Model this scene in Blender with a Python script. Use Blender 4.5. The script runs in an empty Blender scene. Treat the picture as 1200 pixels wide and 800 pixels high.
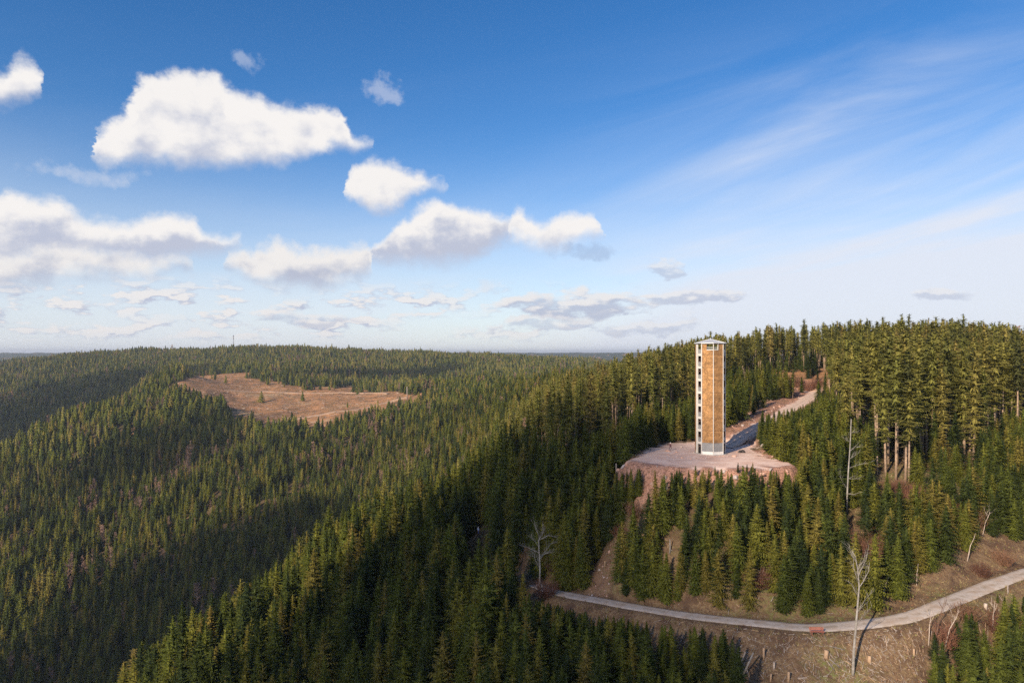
import bpy, bmesh, math, random
import numpy as np
from mathutils import Vector, Matrix
random.seed(7); RNG = np.random.default_rng(11)
S = bpy.context.scene
COL = S.collection
R = math.radians
PI = math.pi

# ------------------------------------------------------------------ helpers
def link(o, parent=None):
    COL.objects.link(o)
    if parent: o.parent = parent
    return o
def tag(o, label=None, cat=None, group=None, kind=None):
    if label: o['label'] = label
    if cat: o['category'] = cat
    if group: o['group'] = group
    if kind: o['kind'] = kind
    return o
def empty(name, loc=(0,0,0), rz=0, label=None, cat=None, group=None):
    o = bpy.data.objects.new(name, None); o.location = loc; o.rotation_euler = (0,0,rz)
    o.empty_display_size = .3
    return tag(link(o), label, cat, group)
def np_mesh(name, V, F, mats=(), fmat=None, smooth=False):
    """V (n,3); F list of arrays (m,k) of one size each"""
    me = bpy.data.meshes.new(name)
    V = np.asarray(V, np.float32)
    F = [np.asarray(f, np.int32) for f in F if len(f)]
    me.vertices.add(len(V)); me.vertices.foreach_set('co', V.ravel())
    nl = sum(f.size for f in F); npoly = sum(len(f) for f in F)
    me.loops.add(nl); me.loops.foreach_set('vertex_index', np.concatenate([f.ravel() for f in F]))
    me.polygons.add(npoly)
    tot = np.concatenate([np.full(len(f), f.shape[1], np.int32) for f in F])
    me.polygons.foreach_set('loop_start', np.concatenate([[0], np.cumsum(tot)[:-1]]).astype(np.int32))
    if fmat is not None: me.polygons.foreach_set('material_index', np.asarray(fmat, np.int32))
    me.polygons.foreach_set('use_smooth', np.full(npoly, smooth, bool))
    for m in mats: me.materials.append(m)
    me.update(calc_edges=True)
    return me
class MB:
    """collects boxes, bars and tubes in one mesh"""
    def __init__(s): s.V = []; s.Q = []; s.T = []; s.n = 0; s.mq = []; s.mt = []
    def add(s, V, Q=(), T=(), m=0):
        V = np.asarray(V, float)
        for q in Q: s.Q.append([i + s.n for i in q]); s.mq.append(m)
        for t in T: s.T.append([i + s.n for i in t]); s.mt.append(m)
        s.V.append(V); s.n += len(V)
    def box(s, c, d, rz=0, m=0, M=None):
        x, y, z = d[0]/2, d[1]/2, d[2]/2
        P = np.array([[a, b, e] for a in (-x, x) for b in (-y, y) for e in (-z, z)])
        if M is not None: P = P @ np.array(M.to_3x3()).T
        ca, sa = math.cos(rz), math.sin(rz)
        P = np.stack([P[:,0]*ca - P[:,1]*sa, P[:,0]*sa + P[:,1]*ca, P[:,2]], 1) + np.array(c)
        s.add(P, [(0,1,3,2),(4,6,7,5),(0,4,5,1),(2,3,7,6),(0,2,6,4),(1,5,7,3)], m=m)
    def bar(s, a, b, w, h=None, m=0):
        """box beam from a to b"""
        a = Vector(a); b = Vector(b); h = h or w
        d = (b - a); L = d.length
        if L < 1e-6: return
        q = d.to_track_quat('X', 'Z').to_matrix()
        s.box(tuple((a+b)/2), (L, w, h), 0, m, q.to_4x4())
    def tube(s, pts, rad, n=6, m=0, cap=True):
        pts = [Vector(p) for p in pts]; rad = list(rad) if hasattr(rad, '__len__') else [rad]*len(pts)
        rings = []
        up = Vector((.13,.97,.2))
        for i, p in enumerate(pts):
            d = (pts[min(i+1,len(pts)-1)] - pts[max(i-1,0)]).normalized()
            u = d.cross(up)
            if u.length < .05: u = d.cross(Vector((1,0,0)))
            u.normalize(); v = d.cross(u)
            rings.append([p + (u*math.cos(2*PI*k/n) + v*math.sin(2*PI*k/n))*rad[i] for k in range(n)])
        V = [tuple(q) for r in rings for q in r]; Q = []
        for i in range(len(pts)-1):
            for k in range(n):
                Q.append((i*n+k, i*n+(k+1)%n, (i+1)*n+(k+1)%n, (i+1)*n+k))
        T = []
        if cap:
            V += [tuple(pts[0]), tuple(pts[-1])]; b = len(V)-2
            for k in range(n):
                T.append((b, (k+1)%n, k)); o = (len(pts)-1)*n; T.append((b+1, o+k, o+(k+1)%n))
        s.add(V, Q, T, m)
    def mesh(s, name, mats, smooth=False):
        return np_mesh(name, np.concatenate(s.V), [np.array(s.Q).reshape(-1,4), np.array(s.T).reshape(-1,3)], mats if isinstance(mats,(list,tuple)) else [mats], s.mq + s.mt, smooth)
    def build(s, name, mats, parent=None, smooth=False):
        return link(bpy.data.objects.new(name, s.mesh(name, mats, smooth)), parent)

# ------------------------------------------------------------------ materials
def mat(name, col, rough=.8, vary=0, scale=4., bump=0, bscale=None, spec=.3, metal=0, col2=None, rnd=0, coords='Object'):
    m = bpy.data.materials.new(name); m.use_nodes = True
    N = m.node_tree.nodes; L = m.node_tree.links
    b = N['Principled BSDF']; b.inputs['Roughness'].default_value = rough
    b.inputs['Specular IOR Level'].default_value = spec; b.inputs['Metallic'].default_value = metal
    b.inputs['Base Color'].default_value = (*col, 1)
    if vary or bump:
        tc = N.new('ShaderNodeTexCoord'); no = N.new('ShaderNodeTexNoise'); no.inputs['Scale'].default_value = scale
        no.inputs['Detail'].default_value = 5; no.inputs['Roughness'].default_value = .65
        L.new(tc.outputs[coords], no.inputs['Vector'])
        if vary:
            mx = N.new('ShaderNodeMix'); mx.data_type = 'RGBA'
            c2 = col2 or tuple(c*(1-vary) for c in col)
            mx.inputs[6].default_value = (*col, 1); mx.inputs[7].default_value = (*c2, 1)
            mr = N.new('ShaderNodeMapRange'); mr.inputs[1].default_value = .35; mr.inputs[2].default_value = .65
            L.new(no.outputs[0], mr.inputs[0]); L.new(mr.outputs[0], mx.inputs[0])
            L.new(mx.outputs[2], b.inputs['Base Color'])
        if bump:
            n2 = no
            if bscale:
                n2 = N.new('ShaderNodeTexNoise'); n2.inputs['Scale'].default_value = bscale; L.new(tc.outputs[coords], n2.inputs['Vector'])
            bp = N.new('ShaderNodeBump'); bp.inputs['Strength'].default_value = 1; bp.inputs['Distance'].default_value = bump
            L.new(n2.outputs[0], bp.inputs['Height']); L.new(bp.outputs[0], b.inputs['Normal'])
    return m

def foliage_mat(name, ramp, transl=.25):
    """needles: the ramp gives each tree its own green, noise mottles it"""
    m = bpy.data.materials.new(name); m.use_nodes = True
    N = m.node_tree.nodes; L = m.node_tree.links
    for n in list(N): N.remove(n)
    out = N.new('ShaderNodeOutputMaterial')
    oi = N.new('ShaderNodeObjectInfo')
    cr = N.new('ShaderNodeValToRGB'); L.new(oi.outputs['Random'], cr.inputs[0])
    e = cr.color_ramp.elements
    for k, (p, c) in enumerate(ramp):
        el = e[k] if k < 2 else e.new(p)
        el.position = p; el.color = (*c, 1)
    ge = N.new('ShaderNodeNewGeometry')
    no = N.new('ShaderNodeTexNoise'); no.inputs['Scale'].default_value = .9; no.inputs['Detail'].default_value = 2
    L.new(ge.outputs['Position'], no.inputs['Vector'])
    hs = N.new('ShaderNodeHueSaturation')
    m1 = N.new('ShaderNodeMapRange'); m1.inputs[1].default_value = .3; m1.inputs[2].default_value = .7
    m1.inputs[3].default_value = .65; m1.inputs[4].default_value = 1.4
    L.new(no.outputs[0], m1.inputs[0]); L.new(m1.outputs[0], hs.inputs['Value']); L.new(cr.outputs[0], hs.inputs['Color'])
    d = N.new('ShaderNodeBsdfDiffuse'); t = N.new('ShaderNodeBsdfTranslucent'); g = N.new('ShaderNodeBsdfGlossy')
    g.inputs['Roughness'].default_value = .55
    L.new(hs.outputs[0], d.inputs[0]); L.new(hs.outputs[0], t.inputs[0])
    mx = N.new('ShaderNodeMixShader'); mx.inputs[0].default_value = transl
    L.new(d.outputs[0], mx.inputs[1]); L.new(t.outputs[0], mx.inputs[2])
    L.new(mx.outputs[0], out.inputs[0])
    return m

# ------------------------------------------------------------------ terrain height
# each column: reference direction (x/y*800+600) and the ground along it: (y metres, z metres). The drone hovers at z = 0
NEAR = [(5,-92),(30,-88)]
COLS = {
 -250: [(5,-60),(60,-95),(150,-150),(300,-215),(420,-235),(560,-232),(700,-215),(850,-188),(1000,-230),(1300,-230),(1700,-150),(2300,-50),(2600,-45),(3500,-110)],
 -100: [(5,-62),(60,-95),(150,-140),(300,-205),(420,-236),(520,-236),(700,-200),(850,-162),(1000,-205),(1300,-215),(1600,-160),(1900,-95),(2300,-70),(2600,-72),(3500,-110)],
 0:  [(5,-64),(60,-95),(150,-135),(300,-205),(400,-238),(500,-238),(600,-212),(700,-178),(780,-152),(850,-134),(930,-148),(1050,-205),(1250,-215),(1500,-165),(1900,-84),(2300,-52),(2600,-60),(3500,-120)],
 100:[(5,-66),(60,-98),(120,-128),(200,-132),(330,-195),(430,-234),(520,-232),(650,-192),(800,-142),(950,-92),(1020,-98),(1120,-150),(1300,-165),(1600,-112),(1900,-60),(2200,-20),(2600,-30),(3500,-120)],
 200:[(5,-68),(60,-98),(120,-113),(190,-99),(240,-120),(330,-182),(450,-217),(550,-207),(700,-160),(850,-112),(1000,-70),(1110,-46),(1250,-38),(1400,-66),(1550,-62),(1900,-28),(2200,-3),(2600,-20),(3500,-110)],
 300:[(5,-70),(60,-95),(120,-104),(170,-97),(215,-92),(250,-106),(330,-152),(450,-187),(600,-172),(700,-142),(800,-114),(900,-98),(1100,-80),(1300,-58),(1450,-46),(1900,-14),(2200,2),(2600,-20),(3500,-110)],
 400:[(5,-74),(60,-92),(120,-91),(180,-83),(240,-77),(285,-86),(350,-122),(450,-152),(600,-147),(800,-112),(930,-86),(1000,-80),(1100,-77),(1300,-64),(1400,-60),(1800,-30),(2200,-6),(2600,-20),(3500,-110)],
 500:[(5,-80),(60,-88),(120,-78),(150,-72),(190,-68),(235,-66),(270,-72),(330,-98),(450,-124),(600,-114),(800,-86),(1000,-63),(1150,-58),(1300,-76),(1500,-74),(1700,-56),(2100,-18),(2600,-26),(3500,-100)],
 560:[(5,-84),(60,-84),(120,-69),(150,-62),(200,-56),(250,-55),(300,-62),(380,-80),(500,-84),(650,-72),(850,-57),(1050,-50),(1250,-72),(1500,-62),(1800,-38),(2100,-22),(2600,-28),(3500,-90)],
 600:[(5,-88),(60,-82),(100,-71),(120,-65),(150,-56),(200,-48),(260,-46),(350,-52),(500,-57),(700,-50),(950,-46),(1150,-60),(1400,-56),(1900,-33),(2200,-26),(2700,-35),(3500,-80)],
 650:[(5,-92),(60,-78),(100,-68),(120,-62),(146,-52.5),(160,-49),(180,-43),(220,-37),(300,-33),(450,-32),(600,-32),(800,-42),(1100,-60),(1500,-50),(2000,-36),(2600,-36),(3500,-60)],
 700:[(5,-92),(60,-76),(100,-66),(120,-58),(136,-51),(142,-50.2),(170,-38),(200,-33.5),(300,-29),(520,-28),(800,-42),(1200,-60),(2000,-45),(2600,-40),(3500,-60)],
 750:[(5,-92),(60,-76),(100,-63),(118,-55),(132,-49),(137,-44),(146,-32),(155,-26.5),(165,-25),(185,-25),(205,-26),(300,-23),(450,-22),(700,-30),(1200,-60),(2000,-60),(3500,-90)],
 800:[(5,-92),(60,-75),(100,-61),(115,-53.5),(124,-48.6),(128,-47.6),(135,-38),(141,-30.5),(149,-25.6),(156,-25),(190,-25),(210,-25.5),(300,-18),(400,-15),(600,-22),(1200,-60),(2000,-60),(3500,-90)],
 850:[(5,-92),(60,-74),(95,-60),(110,-52.5),(119,-47.3),(123,-46.8),(132,-38),(140,-30.2),(147,-25.7),(156,-25),(178,-25),(190,-23),(215,-21.5),(300,-15),(380,-12.5),(600,-22),(1200,-60),(3500,-90)],
 900:[(5,-92),(60,-73),(95,-58.5),(108,-50.5),(115,-46.5),(119,-46.2),(130,-38),(141,-30),(148,-25.8),(160,-25),(180,-24),(240,-19.5),(290,-16),(350,-11.5),(420,-10),(600,-20),(1200,-60),(3500,-90)],
 950:[(5,-92),(60,-71),(95,-55.5),(106,-49),(111.5,-45.8),(115,-45.6),(140,-36),(160,-30),(200,-24.5),(245,-20),(290,-17.5),(340,-11),(420,-7.5),(600,-18),(1200,-60),(3500,-90)],
 1000:[(5,-92),(60,-70),(95,-55),(106,-49.5),(111.5,-45.1),(115,-44.9),(138,-37),(160,-30.5),(200,-25),(250,-19),(340,-10),(430,-7),(600,-18),(1200,-60),(3500,-90)],
 1050:[(5,-92),(60,-70),(95,-55),(106,-49),(112,-44.6),(116,-44.4),(135,-38.5),(160,-29.5),(200,-25),(250,-19.5),(350,-10),(450,-6.5),(600,-16),(1200,-60),(3500,-90)],
 1100:[(5,-92),(60,-71),(95,-57),(108,-48.5),(115,-43.7),(119,-43.4),(135,-38),(160,-30.5),(190,-26),(250,-19),(350,-9.5),(450,-6),(600,-16),(1200,-60),(3500,-90)],
 1150:[(5,-92),(60,-72),(95,-59),(112,-49),(122,-43.1),(126,-42.9),(140,-38),(160,-31.5),(180,-27.5),(250,-19),(350,-10),(450,-6.5),(600,-16),(1200,-60),(3500,-90)],
 1200:[(5,-92),(60,-72),(95,-60),(115,-49.5),(127,-42.3),(132,-41.9),(150,-36.5),(175,-29),(200,-24),(250,-19.5),(350,-11.5),(450,-8),(600,-18),(1200,-60),(3500,-90)],
 1400:[(5,-92),(60,-74),(95,-63),(120,-53),(140,-45),(146,-40),(150,-39.5),(175,-31),(220,-23),(300,-17),(450,-12),(600,-20),(1200,-70),(3500,-90)],
 1700:[(5,-92),(60,-76),(100,-66),(150,-50),(200,-36),(300,-24),(450,-18),(600,-26),(1200,-70),(3500,-90)],
}
FARP = [(5000,-60),(7500,-2),(9500,-30),(15000,-70),(30000,-160)]
def pchip(x, y, xi):
    x = np.array(x, float); y = np.array(y, float)
    h = np.diff(x); d = np.diff(y)/h
    m = np.zeros_like(y); m[0] = d[0]; m[-1] = d[-1]
    for i in range(1, len(x)-1):
        if d[i-1]*d[i] > 0:
            w1 = 2*h[i]+h[i-1]; w2 = h[i]+2*h[i-1]
            m[i] = (w1+w2)/(w1/d[i-1]+w2/d[i])
    k = np.clip(np.searchsorted(x, xi)-1, 0, len(x)-2)
    t = (xi-x[k])/h[k]
    return ((2*t**3-3*t**2+1)*y[k] + (t**3-2*t**2+t)*h[k]*m[k] + (-2*t**3+3*t**2)*y[k+1] + (t**3-t**2)*h[k]*m[k+1])
LY = np.linspace(math.log(5), math.log(30000), 900)
ks = sorted(COLS)
tab = np.array([pchip([math.log(a) for a, b in COLS[k]+FARP], [b for a, b in COLS[k]+FARP], LY) for k in ks])
LU = np.linspace(-250, 1700, 391)
TAB = np.array([pchip(ks, tab[:, j], LU) for j in range(len(LY))]).T      # (u, ly)
def sm1(a, s, ax):
    r = int(3*s)+1; k = np.exp(-.5*(np.arange(-r, r+1)/s)**2); k /= k.sum()
    p = [(0,0),(0,0)]; p[ax] = (r, r)
    b = np.pad(a, p, mode='edge')
    return np.apply_along_axis(lambda v: np.convolve(v, k, 'valid'), ax, b)
TAB = sm1(sm1(TAB, 3.0, 0), 1.6, 1)

# smooth value noise for the ground
_NG = RNG.random((128,128)).astype(float)
def vnoise(x, y):
    xi = np.floor(x).astype(int); yi = np.floor(y).astype(int); fx = x-xi; fy = y-yi
    fx = fx*fx*(3-2*fx); fy = fy*fy*(3-2*fy)
    g = lambda a, b: _NG[a % 128, b % 128]
    return (g(xi,yi)*(1-fx)+g(xi+1,yi)*fx)*(1-fy) + (g(xi,yi+1)*(1-fx)+g(xi+1,yi+1)*fx)*fy - .5
def fbm(x, y, o=4):
    s = 0; a = 1; f = 1
    for i in range(o): s = s + a*vnoise(x*f+17*i, y*f+31*i); a *= .5; f *= 2.03
    return s

def poly_sd(P, x, y):
    """signed distance, negative inside"""
    P = np.array(P, float); d = np.full(np.shape(x), 1e18); ins = np.zeros(np.shape(x), bool)
    for i in range(len(P)):
        a = P[i]; b = P[(i+1) % len(P)]; e = b-a
        t = np.clip(((x-a[0])*e[0]+(y-a[1])*e[1])/(e@e), 0, 1)
        d = np.minimum(d, (x-a[0]-e[0]*t)**2+(y-a[1]-e[1]*t)**2)
        c = ((a[1] > y) != (b[1] > y)) & (x < (b[0]-a[0])*(y-a[1])/(b[1]-a[1]+1e-12)+a[0])
        ins ^= c
    d = np.sqrt(d); return np.where(ins, -d, d)
def inpoly(P, x, y): return poly_sd(P, x, y) < 0
def line_near(P, x, y):
    """distance to the polyline and the height there (P: x,y,z)"""
    P = np.array(P, float); D = np.full(np.shape(x), 1e18); Z = np.zeros(np.shape(x))
    for a, b in zip(P[:-1], P[1:]):
        e = b[:2]-a[:2]; t = np.clip(((x-a[0])*e[0]+(y-a[1])*e[1])/(e@e), 0, 1)
        d = (x-a[0]-e[0]*t)**2+(y-a[1]-e[1]*t)**2
        k = d < D; D = np.where(k, d, D); Z = np.where(k, a[2]+(b[2]-a[2])*t, Z)
    return np.sqrt(D), Z
def catmull(P, n=8):
    P = [np.array(p, float) for p in P]; P = [2*P[0]-P[1]]+P+[2*P[-1]-P[-2]]; out = []
    for i in range(1, len(P)-2):
        for k in range(n):
            t = k/n; a, b, c, d = P[i-1:i+3]
            out.append(.5*((2*b)+(-a+c)*t+(2*a-5*b+4*c-d)*t*t+(-a+3*b-3*c+d)*t**3))
    out.append(P[-2]); return np.array(out)
def sp(px, py, z):                                     # reference direction and height -> x, y, z
    y = -z*800/(py-413.); return ((px-600)/800*y, y, z)
TRACK = catmull([sp(590,668,-54.5), sp(640,690,-52), sp(700,703,-50.5), sp(800,720,-48.4), sp(900,731,-46.6), sp(960,735,-45.6), sp(1050,726,-44.5),
                 sp(1100,710,-43.5), sp(1150,690,-42.9), sp(1200,672,-42), (121,140,-41), (148,152,-40)])
ROAD = catmull([(50,170,-25.02), (58,182,-24.7), (66,193.5,-23.4), (75,205,-22), (86,221,-21), (99,243,-20), (112,263,-19), (122,280,-18.2), (131,294,-17.6), (131,303,-17.3),(122,306,-17.2),(112,307,-17.0)])
PLAT = [(27.5,159),(31,168),(38,180),(44,189),(52,192),(62,191),(66,186),(63,178),(60,165),(63,152),(58,149),(47,148.2),(38,149),(31,152)]
def height(x, y, raw=False):
    x = np.asarray(x, float); y = np.asarray(y, float)
    r = np.hypot(x, y); th = np.arctan2(x, y)
    lim = math.atan((1700-600)/800.); liml = -math.atan((600+250)/800.)
    thc = np.clip(th, liml, lim)
    # behind the drone the two edge profiles blend into each other
    w = np.clip((np.abs(th)-2.0)/(PI-2.0), 0, 1)*.5; w = w*w*(3-2*w)*2*.5
    u = 600+800*np.tan(thc); other = np.where(th > 0, -250., 1700.)
    ye = np.maximum(r*np.cos(thc), 5.01)
    def look(u, ye):
        a = (np.clip(u, -250, 1700)+250)/1950*(len(LU)-1); b = (np.log(np.clip(ye, 5.01, 29990))-LY[0])/(LY[-1]-LY[0])*(len(LY)-1)
        i = np.clip(a.astype(int), 0, len(LU)-2); j = np.clip(b.astype(int), 0, len(LY)-2); fa = a-i; fb = b-j
        return (TAB[i,j]*(1-fa)+TAB[i+1,j]*fa)*(1-fb)+(TAB[i,j+1]*(1-fa)+TAB[i+1,j+1]*fa)*fb
    z = look(u, ye)
    z = z*(1-w)+look(other, ye)*w
    if raw: return z
    amp = np.clip(r/200., .25, 8)
    z = z + fbm(x/(14*np.maximum(1, 1)), y/14.)*1.0*np.clip(r/150, .3, 1) + fbm(x/70., y/70.)*np.clip((r-250)/250, 0, 1)*7 + fbm(x/260.+5, y/260.)*np.clip((r-1200)/1500, 0, 1)*14
    near = (r < 420) & (np.abs(th) < 1.2)
    if near.any():
        xn, yn, zn = x[near], y[near], z[near]
        d = poly_sd(PLAT, xn, yn)+fbm(xn/4+3, yn/4, 3)*2.6; k = np.clip(1-d/5., 0, 1); k = k*k*(3-2*k)
        zn = zn*(1-k)+(-25.0)*k
        d, zz = line_near(ROAD[::3], xn, yn); k = np.clip(1-(d-3.0)/6., 0, 1); k = k*k*(3-2*k)
        kp = np.clip(poly_sd(PLAT, xn, yn)/3., 0, 1); k = k*kp
        zn = zn*(1-k)+zz*k
        d, zz = line_near(TRACK[::2], xn, yn); k = np.clip(1-(d-2.3)/3.5, 0, 1); k = k*k*(3-2*k)
        zn = zn*(1-k)+zz*k
        # rubble bank in front of the clearing, rough slash below the track
        dp = poly_sd(PLAT, xn, yn)
        zn = zn + np.where((dp > .0) & (dp < 14), 1, 0)*fbm(xn/1.8, yn/1.8, 3)*1.3*np.clip(dp/2.5, 0, 1)*np.clip((14-dp)/4, 0, 1)
        z = z.copy(); z[near] = zn
    return z
def hz(x, y): return float(height(np.array([x]), np.array([y]))[0])
def ground(px, py, y0=60., y1=3000.):
    """first point of the ground along one reference direction"""
    ys = np.exp(np.linspace(math.log(y0), math.log(y1), 4000)); xs = (px-600)/800*ys
    g = height(xs, ys); ray = (413-py)/800*ys
    k = np.nonzero(g >= ray)[0]
    if not len(k): k = [len(ys)-1]
    k = max(k[0], 1); a, b = ys[k-1], ys[k]
    return (xs[k], ys[k], float(g[k]))

def terrain():
    th = np.concatenate([np.linspace(-PI, -R(52), 70, endpoint=False), np.linspace(-R(52), R(58), 760), np.linspace(R(58), PI, 70)[1:]])
    rr = np.concatenate([[.5], np.exp(np.arange(math.log(4), math.log(90), .06)), np.exp(np.arange(math.log(90), math.log(320), .0065)), np.exp(np.arange(math.log(320), math.log(3000), .014)), np.exp(np.arange(math.log(3000), math.log(28000), .05))])
    T, Q = np.meshgrid(th, rr); x = Q*np.sin(T); y = Q*np.cos(T); z = height(x.ravel(), y.ravel()).reshape(x.shape)
    V = np.stack([x, y, z], -1).reshape(-1, 3)
    nr, nt = x.shape; i, j = np.meshgrid(np.arange(nr-1), np.arange(nt-1), indexing='ij'); a = (i*nt+j).ravel()
    F = np.stack([a, a+1, a+nt+1, a+nt], 1)
    return V, F
def px_of(x, y, z):
    y = np.maximum(y, .1); return 600+800*x/y, 413-800*z/y
CLEAR = [(198,448),(210,438),(240,428),(290,425),(300,436),(330,446),(400,449),(442,451),(500,458),(494,467),(440,477),(395,490),(350,508),(326,520),(292,526),(286,505),(290,488),(270,476),(240,468),(210,458)]
CLEAR2 = [(900,462),(905,440),(935,428),(962,436),(972,458),(950,470),(928,470)]
# ------------------------------------------------------------------ trees
GREENS = [(0.0,(.030,.044,.018)),(.25,(.056,.072,.020)),(.55,(.100,.118,.024)),(.82,(.145,.146,.028)),(1.0,(.190,.150,.040))]
GREENS_OLD = [(0.0,(.075,.080,.030)),(.35,(.160,.164,.042)),(.7,(.220,.202,.052)),(1.0,(.250,.195,.062))]
M_NEEDLE = foliage_mat('spruce_needles', GREENS)
M_NEEDLE_OLD = foliage_mat('fir_needles', GREENS_OLD)
M_BARK = mat('spruce_bark', (.16,.115,.085), vary=.45, scale=3, bump=.02)
M_BARK_OLD = mat('fir_bark', (.42,.30,.21), vary=.5, scale=1.4, bump=.03, col2=(.17,.12,.09))
M_DEAD = mat('bleached_wood', (.36,.32,.285), vary=.5, scale=2.2, bump=.01, col2=(.24,.20,.175))
M_TWIG = mat('bare_twigs', (.17,.10,.075), vary=.4, scale=2)
M_TWIG2 = mat('pinkish_twigs', (.25,.155,.115), vary=.3, scale=.5)

def conifer(rng, h, rad, base, whorl, nb, K, shape='cone', droop=.35, twig=.3, gap=0., tw=.26, core=0, corn=7, cr=.6):
    """crown triangles; K twig pairs per branch"""
    V = []; T = []
    z = h*base
    def tri(a, b, c):
        n = len(V); V.extend((a, b, c)); T.append((n, n+1, n+2))
    while z < h*.985:
        f = (z-h*base)/(h*(1-base))                     # 0 at crown base, 1 at the tip
        if shape == 'cone': rr = rad*(1-f)**.85*(.55+.45*min(1, f/.08)) + .12
        else: rr = rad*min(1, (.5+f*2.2))*(1-f**3.4)**.7*(.72+.28*math.sin(z*1.9+rad*9)) + .2
        n = max(3, int(round(nb*(.55+.45*rr/rad)+rng.uniform(-.5,.5))))
        ph = rng.uniform(0, 2*PI)
        for b in range(n):
            if rng.random() < gap: continue
            a = ph+2*PI*b/n+rng.uniform(-.25,.25); L = rr*rng.uniform(.68,1.12)*(1.25 if rng.random() < .06 else 1)
            z0 = z+rng.uniform(-.5,.5)*whorl; ca, sa = math.cos(a), math.sin(a)
            up = .55*f+.02+rng.uniform(-.08,.1); dr = droop*rng.uniform(.7,1.3)
            def P(t, side=0, dz=0):
                r = L*t; zz = z0+L*(up*t-dr*t*t)+dz+.12*L*max(0,t-.75)
                return (r*ca-side*sa, r*sa+side*ca, zz)
            w0 = .10*L*.5+.04
            tri(P(.02,-w0), P(.02,w0), P(1.0))
            for k in range(K):
                t = (k+.6)/K*.92
                wl = L*twig*(1.15-t*.75)*rng.uniform(.75,1.25); tb = tw*(.6+.4*(1-t))*min(1,.5+L/2)
                for sg in (-1, 1):
                    t2 = min(1.05, t+wl*.55/max(L,.1))
                    hang = -wl*rng.uniform(.15,.55)
                    tri(P(t-tb*.5/max(L,.2)), P(t+tb*.5/max(L,.2)), P(t2, sg*wl*.85, hang))
        z += whorl*rng.uniform(.75,1.25)*(1-.45*f)
    # inner mass: ragged skirts of dense needles
    if core:
        nt = core; 
        for q in range(nt):
            f0 = q/nt; f1 = min(1, (q+1.5)/nt)
            def rr_(f): return (rad*(1-f)**.85+.1) if shape == 'cone' else rad*min(1, (.45+f*2.2))*max(0, 1-f**2.4)**.8+.15
            zt = h*base+h*(1-base)*f1*.995; zb = h*base+h*(1-base)*f0; n = corn; ph = rng.uniform(0, 6.28)
            for b in range(n):
                a0 = ph+2*PI*b/n; a1 = ph+2*PI*(b+1)/n; am = (a0+a1)/2; ro = rr_(f0)*cr*rng.uniform(.72,1.2); ri = rr_(f0)*cr*.55; zz = zb-rng.uniform(0,.25)*h*(1-base)/nt
                A = (ri*math.cos(a0), ri*math.sin(a0), zz+.35*(zt-zb)); B = (ri*math.cos(a1), ri*math.sin(a1), zz+.35*(zt-zb)); C = (ro*math.cos(am), ro*math.sin(am), zz)
                tri(A, C, (0,0,zt)); tri(C, B, (0,0,zt))
    # leader
    for k in range(3):
        a = k*2.1; tri((.10*math.cos(a),.10*math.sin(a),h*.955),(.10*math.cos(a+2),.10*math.sin(a+2),h*.955),(0,0,h))
    return np.array(V), np.array(T)
def trunk_mb(h, r0, lean=0, n=6, top=.97, rng=None, stubs=0, zs=(.2,.5)):
    mb = MB(); k = 6
    pts = [(lean*(i/k)**2*h*.03, lean*math.sin(i)*.02, h*top*i/k-(.9 if i == 0 else 0)) for i in range(k+1)]
    mb.tube(pts, [r0*(1-.93*(i/k)) for i in range(k+1)], n)
    for i in range(stubs):
        z = h*rng.uniform(*zs); a = rng.uniform(0, 2*PI); l = rng.uniform(.5,1.6); rr = r0*(1-.93*z/h/top)
        mb.tube([(rr*.5*math.cos(a),rr*.5*math.sin(a),z),(l*math.cos(a),l*math.sin(a),z-l*rng.uniform(0,.35))],[.035,.012],3,cap=False)
    return mb
KINDS = {}
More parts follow.
